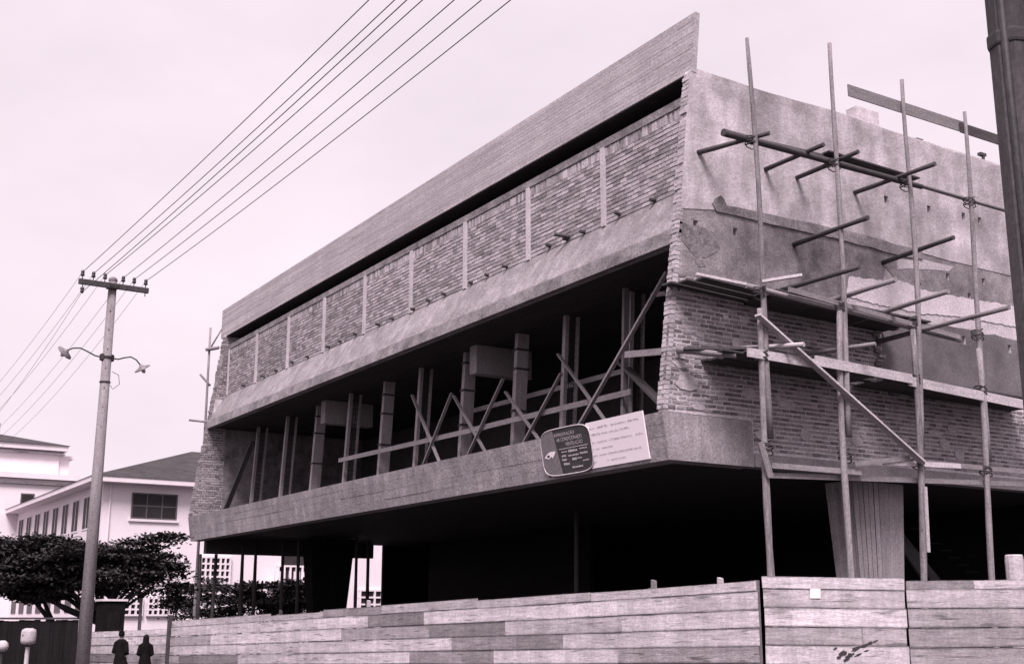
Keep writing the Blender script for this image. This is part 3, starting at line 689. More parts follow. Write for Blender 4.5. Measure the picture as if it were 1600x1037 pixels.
# ------------------------------------------------------------------ signboards on the edge beam
def beam_pt(x, y, off=.05):                # on the sloping face of the edge beam
    n = Vector((0,-(5.36-ZS),-.15)).normalized(); p0 = Vector((0,0,5.36))+n*off; d = ray(x, y); t = (p0-CAM).dot(n)/d.dot(n); return CAM+d*t
def on_plane(o, ux, uy, un):
    return lambda u, v, k=0: o+ux*u+uy*v+un*k
wc = [beam_pt(*p) for p in ((925,732),(1017,716),(1003,642),(916,660))]
ux = (wc[1]-wc[0]).normalized(); un = -Vector((0,(5.36-ZS),.15)).normalized(); uy = un.cross(ux).normalized()
if uy.z < 0: uy = -uy
W_ = ((wc[1]-wc[0]).length+(wc[2]-wc[3]).length)/2; H_ = ((wc[3]-wc[0]).length+(wc[2]-wc[1]).length)/2
o_ = wc[0]; Q = on_plane(o_, ux, uy, un)
WS = thing('white_signboard', (o_.x+W_/2,o_.y,o_.z), 'white rectangular signboard with faint lettering on the concrete edge beam corner', 'sign')
def slab(mb, Q, u0, v0, u1, v1, k0, k1): return mb.hexa([Q(u0,v0,k0),Q(u1,v0,k0),Q(u1,v0,k1),Q(u0,v0,k1),Q(u0,v1,k0),Q(u1,v1,k0),Q(u1,v1,k1),Q(u0,v1,k1)])
slab(MB(), Q, 0,0,W_,H_,-.03,0).build('panel', 'sign_white', WS)
mb = MB(); rs = random.Random(2)
for v, words in ((.84,(.05,.16,.20,.31,.33,.40,.45,.62,.64,.70,.74,.92)),(.70,(.05,.24,.27,.38,.40,.55,.59,.74)),(.53,(.05,.12,.16,.34,.38,.55,.58,.77,.84,.96)),(.39,(.05,.10,.13,.19,.23,.42)),(.25,(.05,.14,.18,.28,.32,.42,.44,.90)),(.11,(.05,.10,.30,.33,.37,.62))):
    for i in range(0, len(words), 2):
        u = words[i]*W_
        while u < words[i+1]*W_:
            hh = rs.choice((.026,.026,.032,.04)); ww = rs.uniform(.008,.014)
            slab(mb, Q, u, v*H_, u+ww, v*H_+hh, .001,.004)
            if rs.random() < .6: slab(mb, Q, u, v*H_+rs.choice((0,.012,hh-.008)), u+.026, v*H_+rs.choice((.018,.012,hh)), .001,.0038)
            u += .034
tag(mb.build('lettering', 'letter_faint', WS), None, None, kind='stuff')
# dark sign with rounded corners: grey left band with an eye shape, three lines of lettering
dc = [beam_pt(*p,off=.06) for p in ((852,744),(926,732),(916,664),(838,676))]
ux = (dc[1]-dc[0]).normalized(); uy = un.cross(ux).normalized()
if uy.z < 0: uy = -uy
W2 = 1.02*((dc[1]-dc[0]).length+(dc[2]-dc[3]).length)/2; H2 = 1.0*((dc[3]-dc[0]).length+(dc[2]-dc[1]).length)/2
Q2 = on_plane(dc[0]-uy*.03, ux, uy, un)
DS = thing('dark_signboard', (dc[0].x+W2/2,dc[0].y,dc[0].z), 'dark barrel shaped signboard lettered in white beside the white signboard', 'sign')
def barrel(u0, v0, u1, v1, n=40, bulge=.10):
    pts = []
    for i in range(n):
        a = 2*math.pi*i/n; c, s_ = math.cos(a), math.sin(a); e = .42
        pts.append(((u0+u1)/2+(u1-u0)/2*math.copysign(abs(c)**e, c), (v0+v1)/2+(v1-v0)/2*math.copysign(abs(s_)**e, s_)))
    return pts
def flat(pts, Q, k0, k1):
    mb = MB(); n = len(pts); mb.add([Q(u,v,k0) for u,v in pts]+[Q(u,v,k1) for u,v in pts], [tuple(range(n)), tuple(range(2*n-1,n-1,-1))]+[(i,(i+1)%n,(i+1)%n+n,i+n) for i in range(n)]); return mb
big = barrel(0,0,W2,H2+.05)
flat(big, Q2, -.02, 0).build('panel', 'sign_dark', DS)
edge = [Q2(u,v,.003) for u,v in big]; MB().tube(edge+[edge[0]], .014, 6, cap=False).build('rim', 'letter_pale', DS)
lp = [(min(u, W2*(.27+.10*(1-v/H2))), v) for u,v in barrel(.012,.012,W2-.012,H2+.038)]
flat(lp, Q2, .001, .006).build('grey_band', 'sign_grey', DS)
eye = [(.05,.45),(.11,.52),(.18,.565),(.26,.56),(.28,.53),(.25,.46),(.20,.40),(.21,.46),(.13,.40)]
flat([(u*W2,v*H2) for u,v in eye], Q2, .007, .012).build('emblem', 'sign_white', DS)
flat([(W2*(.135+.028*math.cos(a*.6283)), H2*(.47+.03*math.sin(a*.6283))) for a in range(10)], Q2, .013, .016).build('emblem_pupil', 'sign_dark', DS)
def text(body, Q, u, v, hgt, width, mt, parent, k=.004):
    cu = bpy.data.curves.new('txt', 'FONT'); cu.body = body; cu.size = 1; cu.extrude = .0
    o = bpy.data.objects.new('txt', cu); COL.objects.link(o); bpy.context.view_layer.update()
    me = bpy.data.meshes.new_from_object(o.evaluated_get(bpy.context.evaluated_depsgraph_get())); bpy.data.objects.remove(o)
    xs = [q.co.x for q in me.vertices]; ys = [q.co.y for q in me.vertices]
    if not xs: return
    sx = width/(max(xs)-min(xs)); sy = hgt/.72
    mb = MB(); mb.add([Q(u+(q.co.x-min(xs))*sx, v+q.co.y*sy, k) for q in me.vertices], [tuple(p.vertices) for p in me.polygons]); bpy.data.meshes.remove(me)
    mb.build('lettering', mt, parent)
text('REFRIGERAÇÃO', Q2, W2*.30, H2*.875, H2*.075, W2*.40, 'letter_pale', DS)
text('AR CONDICIONADO', Q2, W2*.335, H2*.755, H2*.085, W2*.50, 'letter_pale', DS)
text('VENTILAÇÃO', Q2, W2*.50, H2*.635, H2*.085, W2*.34, 'letter_pale', DS)
mb = MB()                                   # the smaller lines cannot be read in the photograph: strokes only
slab(mb, Q2, W2*.36,H2*.575,W2*.93,H2*.59,.004,.007)
for u0,u1,v,h in ((.40,.52,.50,.03),(.54,.72,.485,.055),(.76,.90,.51,.03),(.40,.50,.40,.05),(.53,.74,.39,.035),(.76,.92,.40,.045),(.40,.50,.31,.05),(.60,.68,.29,.06),(.70,.78,.31,.03),(.42,.54,.21,.055),(.80,.93,.24,.03),(.58,.80,.12,.04)):
    u = u0
    while u < u1-.01:
        slab(mb, Q2, W2*u,H2*v,W2*(u+.022),H2*(v+h*rs.uniform(.7,1)),.004,.007); u += .03
tag(mb.build('lettering', 'letter_pale', DS), None, None, kind='stuff')
slab(MB(), Q2, .1,.0,.14,H2,-.07,-.021).build('batten', 'dark_timber', DS)

# ------------------------------------------------------------------ timber props and stair under the building
for i, (x, y, X, lb) in enumerate(((313,900,XL+.2,'0'),(335,900,XL+.4,'0'),(378,905,-26.5,'0'),(398,905,-26.9,'0'),(441,905,-25.8,'0'),(466,905,-24.5,'0'),(556,905,-23,'0'),(574,905,-24,'0'),(900,870,-9.5,'0'))):
    p = px_(x, y, X); pole('prop', p, p, .05,.05,'dark_timber') if False else None
    o = pole('timber_prop', (p.x,p.y,gz(p.x)-.03), (p.x+random.uniform(-.04,.04),p.y+random.uniform(-.04,.04),4.0 if X < -27.3 else 4.5), .075,.055,'dark_timber')
    tag(o, 'dark upright timber prop holding up the floor formwork in the open ground floor', 'prop', 'props under the raised floor')
ST = thing('timber_stair', (-2.6,9.3,gz(-2.6)), 'dim stair with pale tread edges in the dark right behind the piloti', 'stair')
t0 = px_(1425,826,-2.4); t1 = px_(1510,893,-2.4)
for k in range(7):
    q = t0.lerp(t1, k/6); plank('tread', q+Vector((0,-.2,0)), q+Vector((0,.28,0)), .03, .3, 'black_timber_and_shade', ST)
plank('string', t0+Vector((-.3,-.4,.1)), Vector((t1.x-.3,t1.y+2.2,gz(-2.6)+.05)), .25, .06, 'dark_timber', ST); plank('string', px_(1409,850,-2.3), px_(1445,902,-2.3), .2, .06, 'dark_timber', ST)

# ------------------------------------------------------------------ utility pole, lamps, wires
UB = Vector((-13.77,-6.78,gz(-13.8)))
U = thing('utility_pole', UB, 'pale concrete utility pole with crossarm, insulators and two curved lamp arms', 'utility pole')
ZT_ = 10.12
MB().tube([UB+Vector((0,0,-.05)), UB+Vector((0,0,5)), Vector((UB.x,UB.y,ZT_))], [.175,.14,.105], 12).build('pole', 'pole_concrete', U, smooth=True)
MB().lathe((UB.x,UB.y,ZT_-.02), [(.11,0),(.12,.05),(.10,.10),(.05,.13)], 10).build('cap', 'pole_concrete', U)
za = 9.95
MB().box((UB.x+.10,UB.y-.88,za-.06),(UB.x+.20,UB.y+.88,za+.07)).build('crossarm', 'dark_timber', U)
MB().box((UB.x-.13,UB.y-.13,za-.03),(UB.x+.21,UB.y+.13,za+.04)).build('bracket', 'iron', U)
INS = [-.80,-.53,-.24,.22,.50,.80]
def insul(p, up=1):
    mb = MB(); ax = Vector((0,0,up)); mb.lathe(p, [(.012,0),(.012,.08),(.045,.085),(.055,.13),(.035,.15),(.05,.17),(.04,.22),(.02,.24)], 8, ax); return mb.build('insulator', 'porcelain', U, smooth=True)
for y in INS: insul(Vector((UB.x+.15,UB.y+y,za+.07)))
insul(Vector((UB.x+.15,UB.y-.78,za-.06)), -1)
MB().tube([(UB.x+.15,UB.y+.8,za-.06),(UB.x+.15,UB.y+.8,za-.16)], .012, 6).build('bolt', 'iron', U)
zl = 8.10
MB().lathe((UB.x,UB.y,zl-.03), [(.135,0),(.135,.06)], 12).build('clamp_band', 'iron', U)
for s_ in (-1, 1):
    MB().lathe((UB.x,UB.y+s_*.10,zl-.1), [(.03,0),(.085,.03),(.085,.17),(.03,.2)], 8).build('arm_socket', 'iron', U)
    if s_ < 0: pts = [(0,-.15,0),(0,-.30,.02),(0,-.48,.10),(0,-.66,.17),(0,-.84,.15),(0,-.97,.08)]
    else: pts = [(0,.15,0),(0,.28,-.01),(0,.44,.05),(0,.6,.09),(0,.74,.03),(0,.86,-.10)]
    pts = [UB+Vector((p[0],p[1],p[2]-UB.z+zl)) for p in pts]
    arm = MB().tube(pts, .018, 8).build('lamp_arm', 'iron', U, smooth=True)
    ax = Vector((-.55,-.55,-.62)) if s_ < 0 else Vector((-.15,.55,-.8))
    MB().lathe(pts[-1]-ax.normalized()*.02, [(.03,0),(.05,.04),(.10,.07),(.21,.11),(.215,.13),(.195,.13),(.08,.09)], 14, ax).build('lamp_shade', 'enamel', arm, smooth=True)
    MB().lathe(pts[-1]+ax.normalized()*.09, [(.03,0),(.055,.05),(.05,.10),(.02,.14)], 10, ax).build('bulb', 'glass_bulb', arm, smooth=True)
MB().lathe((UB.x,UB.y,7.45), [(.142,0),(.142,.03)], 12).build('strap', 'iron', U)
mb = MB(); mb.tube([UB+Vector((.02,.15,7.75-UB.z)),UB+Vector((.02,.32,7.68-UB.z)),UB+Vector((.02,.36,7.45-UB.z)),UB+Vector((.02,.2,7.3-UB.z)),UB+Vector((.02,.13,7.4-UB.z))], .008, 5); mb.build('cable_loop', 'iron', U)
for k in range(7): MB().box((UB.x+.06,UB.y-.05,6.3+k*.5),(UB.x+.125,UB.y-.025,6.33+k*.5)).build('step_bolt', 'mid_timber', U)
ws = [(y, za+.26) for y in INS]+[(-.78, za-.27)]
for i, (y, z) in enumerate(ws):
    for dirn in (1,-1):
        pts = []; Ls = 42; sag = .35+.05*(i%3) if dirn > 0 else 1.1+.12*i
        for k in range(25):
            t = k/24; pts.append((UB.x+.15+dirn*Ls*t, UB.y+y, z-4*sag*t*(1-t)+(-.9*t if dirn < 0 else .55*t)))
        wo = MB().tube(pts, .0085 if dirn > 0 else .005, 5).build('overhead_wire', 'wire')
        if dirn > 0: tag(wo, 'thin dark overhead wire sweeping up from the pale utility pole above the parapet', 'wire', 'wires above the front')
        else: tag(wo, 'thin faint overhead wire running down from the pole past the curved lamp', 'wire', 'wires beyond the pole')
# dark pole close by
p = dep(1570,300,9.0); Dp = thing('dark_pole', (p.x+.05,p.y+.08,gz(p.x)), 'thick dark pole with a metal band in front of the scaffold end', 'pole')
cx, cy = p.x+.09, p.y+.14
MB().tube([(cx,cy,gz(p.x)-.05),(cx,cy,4),(cx,cy,9.5)], [.19,.175,.15], 8).build('shaft', 'dark_pole', Dp)
MB().tube([(cx+.05,cy-.15,gz(p.x)),(cx+.045,cy-.135,9.4)], .035, 8).build('conduit', 'iron', Dp, smooth=True)
MB().lathe((cx,cy,6.12), [(.175,0),(.18,.02),(.18,.10),(.175,.12)], 8).build('band', 'iron', Dp)

# ------------------------------------------------------------------ white school building behind
WX, WY = -44.45, .88
WZ = gz(-44); EZ = 8.25
H = thing('white_school_building', (WX-12,WY+10,WZ), 'long white two storey building with dark hipped roof behind the spreading tree', 'building')
MB().box((WX-34,WY,WZ-.1),(WX,WY+21,EZ)).build('wall', 'white_wall', H)
ov = .75
MB().box((WX-34,WY-ov,EZ+.002),(WX+ov,WY+21.5,EZ+.26)).build('eave', 'white_trim', H)
mb = MB(); e0 = EZ+.262; yb = WY+21.5; rz = 11.4; rx = WX-6.5; ry = WY+6.2
vs = [(WX+ov+.04,WY-ov-.04,e0),(WX+ov+.04,yb,e0),(WX-34,yb,e0),(WX-34,WY-ov-.04,e0),(-48.1,6.35,10.62),(-48.1,yb-4,10.62),(WX-30,6.35,10.62)]
mb.add(vs, [(0,1,5,4),(3,0,4,6),(1,2,5),(2,3,6),(2,6,5),(4,5,6)])
rf = mb.build('roof', 'roof_tile', H)
def window_x(y0, y1, z0, z1, nx, nz_, parent, X=WX, recess=.0):
    wn = MB()
    wn.box((X+.004,y0,z0),(X+.05,y0+.07,z1)); wn.box((X+.004,y1-.07,z0),(X+.05,y1,z1)); wn.box((X+.004,y0+.071,z0),(X+.05,y1-.071,z0+.07)); wn.box((X+.004,y0+.071,z1-.07),(X+.05,y1-.071,z1))
    for i in range(1,nx): y = y0+(y1-y0)*i/nx; wn.box((X+.004,y-.03,z0+.071),(X+.045,y+.03,z1-.071))
    for i in range(1,nz_): z = z0+(z1-z0)*i/nz_; wn.box((X+.004,y0+.071,z-.03),(X+.04,y1-.071,z+.03))
    f = wn.build('window', 'sash', parent)
    for i in range(nx):
        for j in range(nz_):
            ya = y0+(y1-y0)*i/nx; za_ = z0+(z1-z0)*j/nz_
            MB().box((X+.002,ya+.03,za_+.03),(X+.02,ya+(y1-y0)/nx-.03,za_+(z1-z0)/nz_-.03)).build('pane', 'glass', f)
    return f
window_x(2.3,4.62,6.55,7.85,3,2,H); window_x(8.2,10.6,6.55,7.85,3,2,H); window_x(13,15.4,6.55,7.85,3,2,H)
MB().box((WX+.002,2.2,6.42),(WX+.10,4.72,6.54)).build('sill', 'white_trim', H)
for k in range(11):
    x = WX-2.3-k*2.42; x1 = x-1.5
    wn = MB(); wn.box((x,WY-.03,6.1),(x-.08,WY-.002,7.85)); wn.box((x1,WY-.03,6.1),(x1+.08,WY-.002,7.85)); wn.box((x-.081,WY-.03,7.77),(x1+.081,WY-.002,7.85)); wn.box((x-.081,WY-.03,6.1),(x1+.081,WY-.002,6.18)); wn.box((x-.72,WY-.032,6.181),(x-.78,WY-.002,7.769))
    f = wn.build('window', 'white_trim', H)
    for j in range(2): MB().box((x-.082-j*.7,WY-.028,6.182),(x-.718-j*.7,WY-.001,7.768)).build('pane', 'glass', f)
    if k < 8:
        MB().box((x-.1,WY-.03,2.0),(x1,WY-.001,2.75)).build('window', 'sash', H)
MB().tube([(WX+.06,WY+.35,WZ),(WX+.06,WY+.35,EZ)], .045, 8).build('downpipe', 'white_trim', H)
def cobogo(y0, y1, z0, z1, ny, nz_, X=WX):
    mb = MB().box((X+.001,y0,z0),(X+.02,y1,z1)); s_ = mb.build('pierced_screen', 'glass', H)
    for i in range(ny+1):
        y = y0+(y1-y0)*i/ny; MB().box((X+.021,y-.045,z0),(X+.16,y+.045,z1)).build('screen_rib', 'white_trim', s_)
    for j in range(nz_+1):
        z = z0+(z1-z0)*j/nz_; MB().box((X+.021,y0-.06,z-.045),(X+.158,y1+.06,z+.045)).build('screen_rib', 'white_trim', s_)
cobogo(2.28,3.15,1.85,2.68,3,3); cobogo(3.45,4.75,1.85,2.68,5,3)
cobogo(6.0,7.55,3.45,4.75,6,4); cobogo(15.0,17.2,1.7,3.2,5,4); cobogo(10.2,11.9,3.4,4.4,5,1)
MB().box((WX+.01,9.6,3.3),(WX+1.0,13.2,3.42)).build('balcony', 'white_trim', H)
for k in range(14): MB().box((WX+.95,9.65+k*.27,3.42),(WX+.99,9.72+k*.27,4.1)).build('baluster', 'white_trim', H)
MB().box((WX+.003,10.4,4.45),(WX+.02,13.0,5.6)).build('opening', 'glass', H)
# tall white block further back
TX = -66.0
K = thing('tall_white_building', (TX-6,-2,gz(-60)), 'tall white stepped building with cornices and low dark roof behind the others', 'building')
MB().box((TX-14,-9,gz(-60)-.1),(TX,4.1,10.55)).build('lower_block', 'white_wall', K)
MB().box((TX-14.3,-9.3,10.552),(TX+.35,4.5,10.9)).build('cornice', 'white_trim', K); MB().box((TX-14.2,-9.2,10.2),(TX+.2,4.3,10.32)).build('moulding', 'plaster_grey', K)
MB().box((TX-13,-8,10.902),(TX-.8,3.3,12.55)).build('upper_block', 'white_wall', K)
MB().box((TX-13.3,-8.3,12.552),(TX-.4,3.75,12.9)).build('cornice', 'white_trim', K); MB().box((TX-13.2,-8.2,12.3),(TX-.5,3.6,12.38)).build('moulding', 'plaster_grey', K)
mb = MB(); mb.add([(TX-.3,3.85,12.905),(TX-.3,-8.4,12.905),(TX-13.4,-8.4,12.905),(TX-13.4,3.85,12.905),(TX-4.5,.0,13.95),(TX-4.5,-4.6,13.95)], [(0,1,5,4),(1,2,5),(2,3,4,5),(3,0,4),(0,3,2,1)]); mb.build('roof', 'roof_tile', K)
MB().tube([(TX-4.5,0,13.93),(TX-4.5,0,14.7)], .03, 6).build('finial', 'iron', K)
MB().box((TX-2.2,3.302,10.903),(TX-1.0,4.0,12.1)).build('turret', 'white_wall', K); MB().box((TX-2.3,3.302,12.102),(TX-.9,4.25,12.3)).build('turret_cap', 'white_trim', K)
for y0, z0 in ((.95,8.6),(-4.5,8.6),(3.0+.2,8.0)):
    f = MB().box((TX+.002,y0,z0),(TX+.03,y0+.85,z0+1.0)).build('window', 'sash', K); MB().box((TX+.031,y0+.08,z0+.08),(TX+.035,y0+.77,z0+.92)).build('pane', 'glass', f)

# ------------------------------------------------------------------ trees and shrubs
def tree(name, label, base, clumps, trunk_pts, trunk_r, n, leaf, mt='leaf', seed=1, group=None, limbs=True):
    """clumps: (centre, radii) ellipsoids filled with leaf-sized faces, denser to the outside"""
    rnd = random.Random(seed); t = thing(name, base, label, 'shrub' if 'shrub' in name else 'tree', group)
    mb = MB(); mb.tube(trunk_pts, trunk_r, 9)
    fork = Vector(trunk_pts[-1])
    if limbs:
        for c, r in clumps:
            c = Vector(c); mid_ = fork.lerp(c, .5)+Vector((rnd.uniform(-.3,.3),rnd.uniform(-.3,.3),-.15))
            mb.tube([fork+Vector((0,0,-.15)), mid_, c], [trunk_r[-1]*.75, trunk_r[-1]*.45, .02], 6)
            for _ in range(4):
                e = c+Vector((rnd.uniform(-1,1)*r[0],rnd.uniform(-1,1)*r[1],rnd.uniform(-.3,.9)*r[2]))*.8
                mb.tube([mid_.lerp(c,.5), e], [trunk_r[-1]*.3,.01], 5)
    mb.build('trunk', 'bark', t, smooth=True)
    V = []; Fc = []; tot = sum(r[0]*r[1]+r[0]*r[2] for c, r in clumps)
    for c, r in clumps:
        k = int(n*(r[0]*r[1]+r[0]*r[2])/tot); subs = []
        for _ in range(max(6, k//190)):     # twig groups inside each clump
            while True:
                q = Vector((rnd.uniform(-1,1),rnd.uniform(-1,1),rnd.uniform(-1,1)))
                if q.length < 1: break
            q = q.normalized()*(q.length**.45); subs.append(Vector((c[0]+q.x*r[0], c[1]+q.y*r[1], c[2]+q.z*r[2])))
        for _ in range(k):
            s0 = rnd.choice(subs); g_ = Vector((rnd.gauss(0,.40),rnd.gauss(0,.40),rnd.gauss(0,.07)))
            p = s0+g_*(.55+.35*min(r)); d = Vector((rnd.gauss(0,1),rnd.gauss(0,1),rnd.gauss(0,.45))).normalized(); e = d.cross(Vector((rnd.gauss(0,.5),rnd.gauss(0,.5),1))).normalized()
            l = leaf*rnd.uniform(.6,1.35); w_ = l*.32; o = len(V)
            V += [p, p+d*l*.5+e*w_, p+d*l, p+d*l*.5-e*w_]; Fc.append((o,o+1,o+2,o+3))
    cm_ = MB(); cm_.v = V; cm_.f = Fc
    tag(cm_.build('crown', mt, t), None, None, kind='stuff'); return t
def cl(x, y, d, rx, ry, rz_): p = dep(x, y, d); return ((p.x,p.y,p.z),(rx,ry,rz_))
tb = dep(150,1000,43); tb = Vector((tb.x,tb.y,gz(tb.x)))
tree('spreading_tree', 'broad dark tree with layered feathery crown in front of the white building', tb,
     [cl(30,868,43,2.0,2.0,.55),cl(75,858,42,1.8,1.8,.45),cl(120,872,43,1.7,1.7,.55),cl(20,900,42,1.8,1.6,.6),cl(75,902,43,1.7,1.6,.6),cl(150,890,43,1.3,1.2,.75),cl(185,868,43,.9,.9,.35),cl(190,895,43,1.0,.9,.5),cl(222,866,43,.9,.9,.34),cl(252,842,43,.60,.7,.20),cl(225,850,43,.5,.6,.16),cl(250,872,43,.75,.7,.45),cl(225,896,43,.85,.7,.45),cl(255,892,43,.4,.5,.3),cl(238,918,43,.35,.4,.35),cl(-40,880,43,2.0,2.0,1.0),cl(110,918,43,1.2,1.2,.4),cl(175,918,43,.6,.5,.25),cl(60,925,43,1.2,1.0,.3)],
     [tuple(tb+Vector((0,0,-.1))), tuple(tb+Vector((.1,.1,1.1))), tuple(tb+Vector((-.2,.2,2.1)))], [.24,.19,.15], 60000, .145, seed=3)
tb2 = dep(60,1000,45); tb2 = Vector((tb2.x,tb2.y,gz(tb2.x)))
tree('spreading_tree', 'second dark tree trunk with low crown further along the street', tb2, [cl(10,905,45,1.6,1.4,.6),cl(60,912,45,1.3,1.2,.5),cl(40,880,45,1.6,1.5,.5)],
     [tuple(tb2+Vector((0,0,-.1))), tuple(tb2+Vector((.3,.3,1.3))), tuple(tb2+Vector((.4,.4,2.1)))], [.22,.17,.13], 8000, .17, seed=8)
tb3 = dep(279,1000,43.5); tb3 = Vector((tb3.x,tb3.y,gz(tb3.x)))
tree('slender_tree', 'slender sparse young tree behind the dark wooden post', tb3, [cl(275,905,43.5,.30,.3,.28),cl(283,920,43.5,.25,.3,.3),cl(268,925,43.5,.22,.25,.2),cl(278,950,43.5,.28,.3,.35),cl(270,945,43.5,.22,.2,.2)],
     [tuple(tb3+Vector((0,0,-.1))), tuple(tb3+Vector((.05,0,1.0))), tuple(tb3+Vector((.02,.0,1.8)))], [.07,.05,.035], 1300, .15, seed=9)
for i, (xs_, lb) in enumerate((((305,345,330),'low spreading dark shrub behind the first two timber props'),((385,430,405),'rounded dark shrub behind the middle timber props'),((450,480,465),'dark shrub beside the far piloti foot'))):
    b_ = dep(xs_[2],985,49); b_ = Vector((b_.x,b_.y,gz(b_.x)))
    tree('garden_shrub', lb, b_, [cl(xs_[0],938,49,.8,.9,.45),cl(xs_[1],930,49.5,.9,1.0,.5),cl(xs_[2],950,49,1.0,1.0,.5),cl(xs_[2]-8,918,49.5,.7,.7,.3)], [tuple(b_+Vector((0,0,-.1))),tuple(b_+Vector((0,0,.8)))], [.12,.08], 6000, .15, mt='leaf_pale', seed=20+i, group=None)

# ------------------------------------------------------------------ dark fence, booth and posts at the street corner
dp0 = dep(-60,968,39.5); dp1 = dep(122,968,38.5)
DF = thing('dark_board_fence', (dp0+dp1)/2*1.0, 'low dark board fence in the shade of the spreading tree', 'fence'); DF.location.z = gz(dp0.x); WL[DF.name] = Vector(DF.location)
nb_ = 22
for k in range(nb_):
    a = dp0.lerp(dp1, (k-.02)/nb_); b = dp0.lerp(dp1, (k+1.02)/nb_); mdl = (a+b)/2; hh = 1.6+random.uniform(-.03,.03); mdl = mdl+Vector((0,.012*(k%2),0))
    plank('board', (mdl.x,mdl.y,gz(mdl.x)-.03), (mdl.x,mdl.y,hh), (b-a).length, .03, 'black_timber_and_shade', DF, up=(dp1-dp0).normalized())
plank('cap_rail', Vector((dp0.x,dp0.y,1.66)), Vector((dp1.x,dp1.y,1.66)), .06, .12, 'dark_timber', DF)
bx = dep(173,960,41.5); BT = thing('dark_booth', (bx.x,bx.y,gz(bx.x)), 'small dark booth with a pale roof edge behind the low hoarding', 'booth')
MB().box((bx.x-.5,bx.y-.36,gz(bx.x)-.02),(bx.x+.4,bx.y+.36,2.22)).build('body', 'black_timber_and_shade', BT); MB().box((bx.x-.55,bx.y-.42,2.222),(bx.x+.46,bx.y+.42,2.29)).build('roof', 'white_trim', BT)
MB().box((bx.x+.401,bx.y-.2,gz(bx.x)),(bx.x+.42,bx.y+.2,1.9)).build('door', 'black_timber_and_shade', BT)
q = dep(219,960,44); PP = thing('pale_street_post', (q.x,q.y,gz(q.x)), 'thin pale post in front of the pierced white screen', 'post')
MB().lathe((q.x,q.y,gz(q.x)), [(.07,0),(.06,2.9),(.04,2.95)], 10).build('shaft', 'white_trim', PP); MB().lathe((q.x,q.y,2.35), [(.03,0),(.12,.05),(.12,.2),(.03,.25)], 8).build('head', 'iron', PP)
q = dep(45,990,36); PB = thing('post_box', (q.x,q.y,gz(q.x)), 'white rounded box on a pale post before the dark fence', 'box')
mb = MB(); mb.lathe((q.x,q.y,.92), [(.10,0),(.20,.03),(.215,.12),(.215,.34),(.19,.42),(.10,.46)], 14); mb.build('box', 'concrete_light', PB, smooth=True)
MB().lathe((q.x,q.y,gz(q.x)-.02), [(.12,0),(.07,.05),(.06,1.25)], 10).build('post', 'pale_timber', PB); MB().box((q.x+.10,q.y-.2,1.18),(q.x+.13,q.y-.1,1.20)).build('slot', 'iron', PB)
q = dep(4,1008,35); GL = thing('globe_lamp', (q.x,q.y,gz(q.x)), 'small pale globe on a low dark post beside the white box', 'lamp')
MB().lathe((q.x,q.y,.74), [(.04,0),(.11,.03),(.16,.10),(.17,.16),(.14,.25),(.06,.31)], 14).build('globe', 'concrete_light', GL, smooth=True); MB().lathe((q.x,q.y,gz(q.x)-.02), [(.08,0),(.04,.04),(.035,1.15)], 8).build('post', 'iron', GL)

# ------------------------------------------------------------------ two people by the low hoarding
def remesh(mb, name, mt, parent, vox=.016):
    o = mb.build(name, mt, parent); md = o.modifiers.new('r', 'REMESH'); md.mode = 'VOXEL'; md.voxel_size = vox
    ms = o.modifiers.new('s', 'SMOOTH'); ms.factor = .5; ms.iterations = 3
    bpy.context.view_layer.update(); me = bpy.data.meshes.new_from_object(o.evaluated_get(bpy.context.evaluated_depsgraph_get())); o.modifiers.clear(); o.data = me
    for p in me.polygons: p.use_smooth = True
    return o
def ring_loft(mb, rings, M, n=16):
    """rings of (cx, cy, z, rx, ry)"""
    vs = []; fs = []
    for (cx, cy, z, rx, ry) in rings: vs += [M @ Vector((cx+rx*math.cos(2*math.pi*k/n), cy+ry*math.sin(2*math.pi*k/n), z)) for k in range(n)]
    for i in range(len(rings)-1):
        for k in range(n): fs.append((i*n+k, i*n+(k+1)%n, (i+1)*n+(k+1)%n, (i+1)*n+k))
    fs += [tuple(range(n-1,-1,-1)), tuple((len(rings)-1)*n+k for k in range(n))]; mb.add(vs, fs)
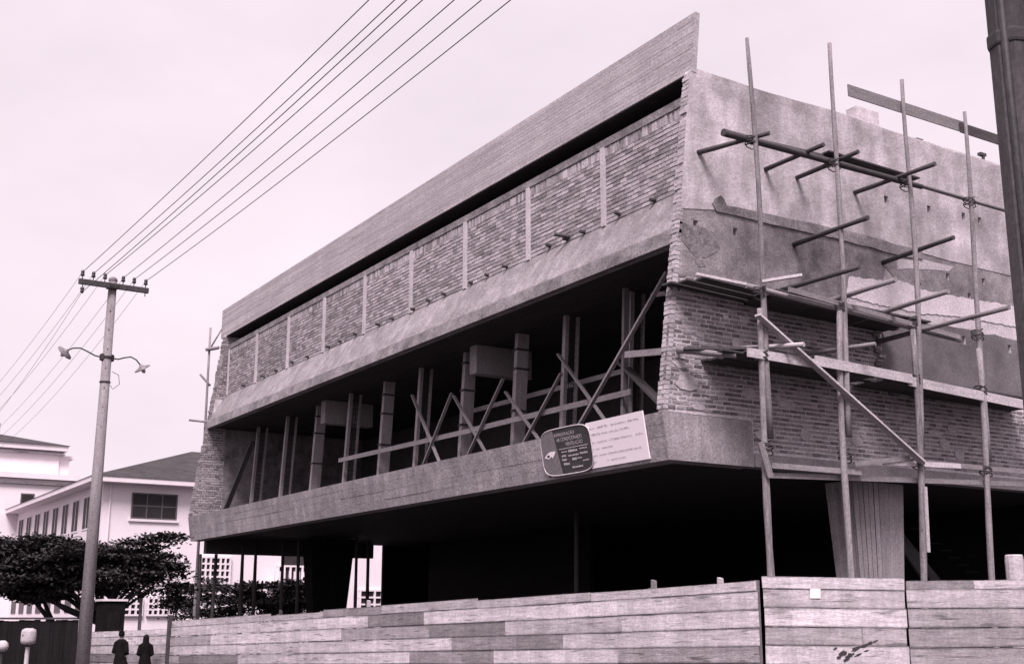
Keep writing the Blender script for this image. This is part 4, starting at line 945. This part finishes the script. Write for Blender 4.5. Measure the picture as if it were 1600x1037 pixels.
def person(loc, rz, hgt, label, long_hair, flare):
    P = thing('person', loc, label, 'person', None); k = hgt/1.65
    M = Matrix.Translation(loc) @ Matrix.Rotation(rz, 4, 'Z') @ Matrix.Scale(k, 4)
    T = lambda *a: M @ Vector(a)
    b = MB()                                # body faces local -Y
    ring_loft(b, [(0,0,.80,.15,.11),(0,0,.95,.17,.12),(0,0,1.08,.125,.10),(0,-.01,1.25,.155,.11),(0,0,1.36,.17,.095),(0,.0,1.41,.07,.06),(0,-.005,1.46,.05,.05),(0,-.015,1.50,.058,.07),(0,-.02,1.55,.072,.09),(0,-.01,1.60,.068,.085),(0,0,1.645,.03,.04)], M)
    b.tube([T(0,-.10,1.56),T(0,-.125,1.535)], [.010*k,.014*k], 6)                      # nose
    for s_ in (-1,1):
        b.tube([T(s_*.075,0,1.555),T(s_*.085,.012,1.55)], [.02*k,.014*k], 6)           # ear
        b.tube([T(s_*.16,0,1.34),T(s_*.215,.03,1.07),T(s_*.12,-.17,1.02)], [.045*k,.037*k,.026*k], 8)
        b.tube([T(s_*.12,-.17,1.02),T(s_*.085,-.235,1.02)], [.028*k,.034*k], 8)        # palm
        for f_, l_ in enumerate((.055,.065,.06,.048)):
            q = (s_*(.10-.018*f_), -.235, 1.045-.016*f_); b.tube([T(*q),T(q[0]-s_*.03,q[1]-l_*.7,q[2]-.006),T(q[0]-s_*.055,q[1]-l_,q[2]-.02)], [.010*k,.009*k,.007*k], 5)
        b.tube([T(s_*.085,-.21,1.045),T(s_*.05,-.235,1.075),T(s_*.04,-.255,1.085)], [.012*k,.010*k,.008*k], 5)
        b.tube([T(s_*.085,0,.85),T(s_*.09,-.02,.47),T(s_*.09,.01,.09)], [.085*k,.055*k,.036*k], 8); b.tube([T(s_*.09,.04,.04),T(s_*.10,-.16,.03)], [.042*k,.03*k], 8)
    remesh(b, 'body', 'skin', P, .014)
    d = MB()
    ring_loft(d, [(flare*.9,.0,.06,.32+abs(flare)*.5,.27),(flare*.5,0,.45,.25+abs(flare)*.3,.21),(0,0,.85,.185,.145),(0,0,1.07,.145,.118),(0,-.01,1.25,.172,.127),(0,0,1.36,.185,.112),(0,0,1.43,.085,.075)], M)
    for s_ in (-1,1): d.tube([T(s_*.155,0,1.345),T(s_*.218,.03,1.065),T(s_*.14,-.14,1.02)], [.062*k,.055*k,.042*k], 9)
    remesh(d, 'coat', 'dark_cloth', P, .018)
    h = MB()
    ring_loft(h, [(0,.045,1.50,.06,.05),(0,.03,1.56,.083,.085),(0,.015,1.62,.078,.09),(0,.012,1.665,.04,.05)], M)
    if long_hair: ring_loft(h, [(0,.085,1.18,.10,.03),(0,.08,1.30,.12,.045),(0,.06,1.42,.105,.06),(0,.045,1.52,.095,.075),(0,.03,1.60,.088,.085)], M)
    else: ring_loft(h, [(0,.085,1.60,.035,.03),(0,.09,1.64,.045,.04),(0,.08,1.68,.03,.03)], M)
    remesh(h, 'hair', 'hair', P, .014)
    return P
for (px0, py0, dd, rz_, hg, lb, lh, fl) in ((191,985,35.5,R(225),1.66,'person in a dark flared coat walking away with bent arms beside the low hoarding',False,-.16),(229,991,36.0,R(250),1.56,'person with long dark hair and dark coat holding something at the chest',True,-.05)):
    q = dep(px0, py0, dd); zg = gz(q.x); hgt = q.z-zg
    person(Vector((q.x,q.y,zg)), rz_, hgt/1.0, lb, lh, fl)
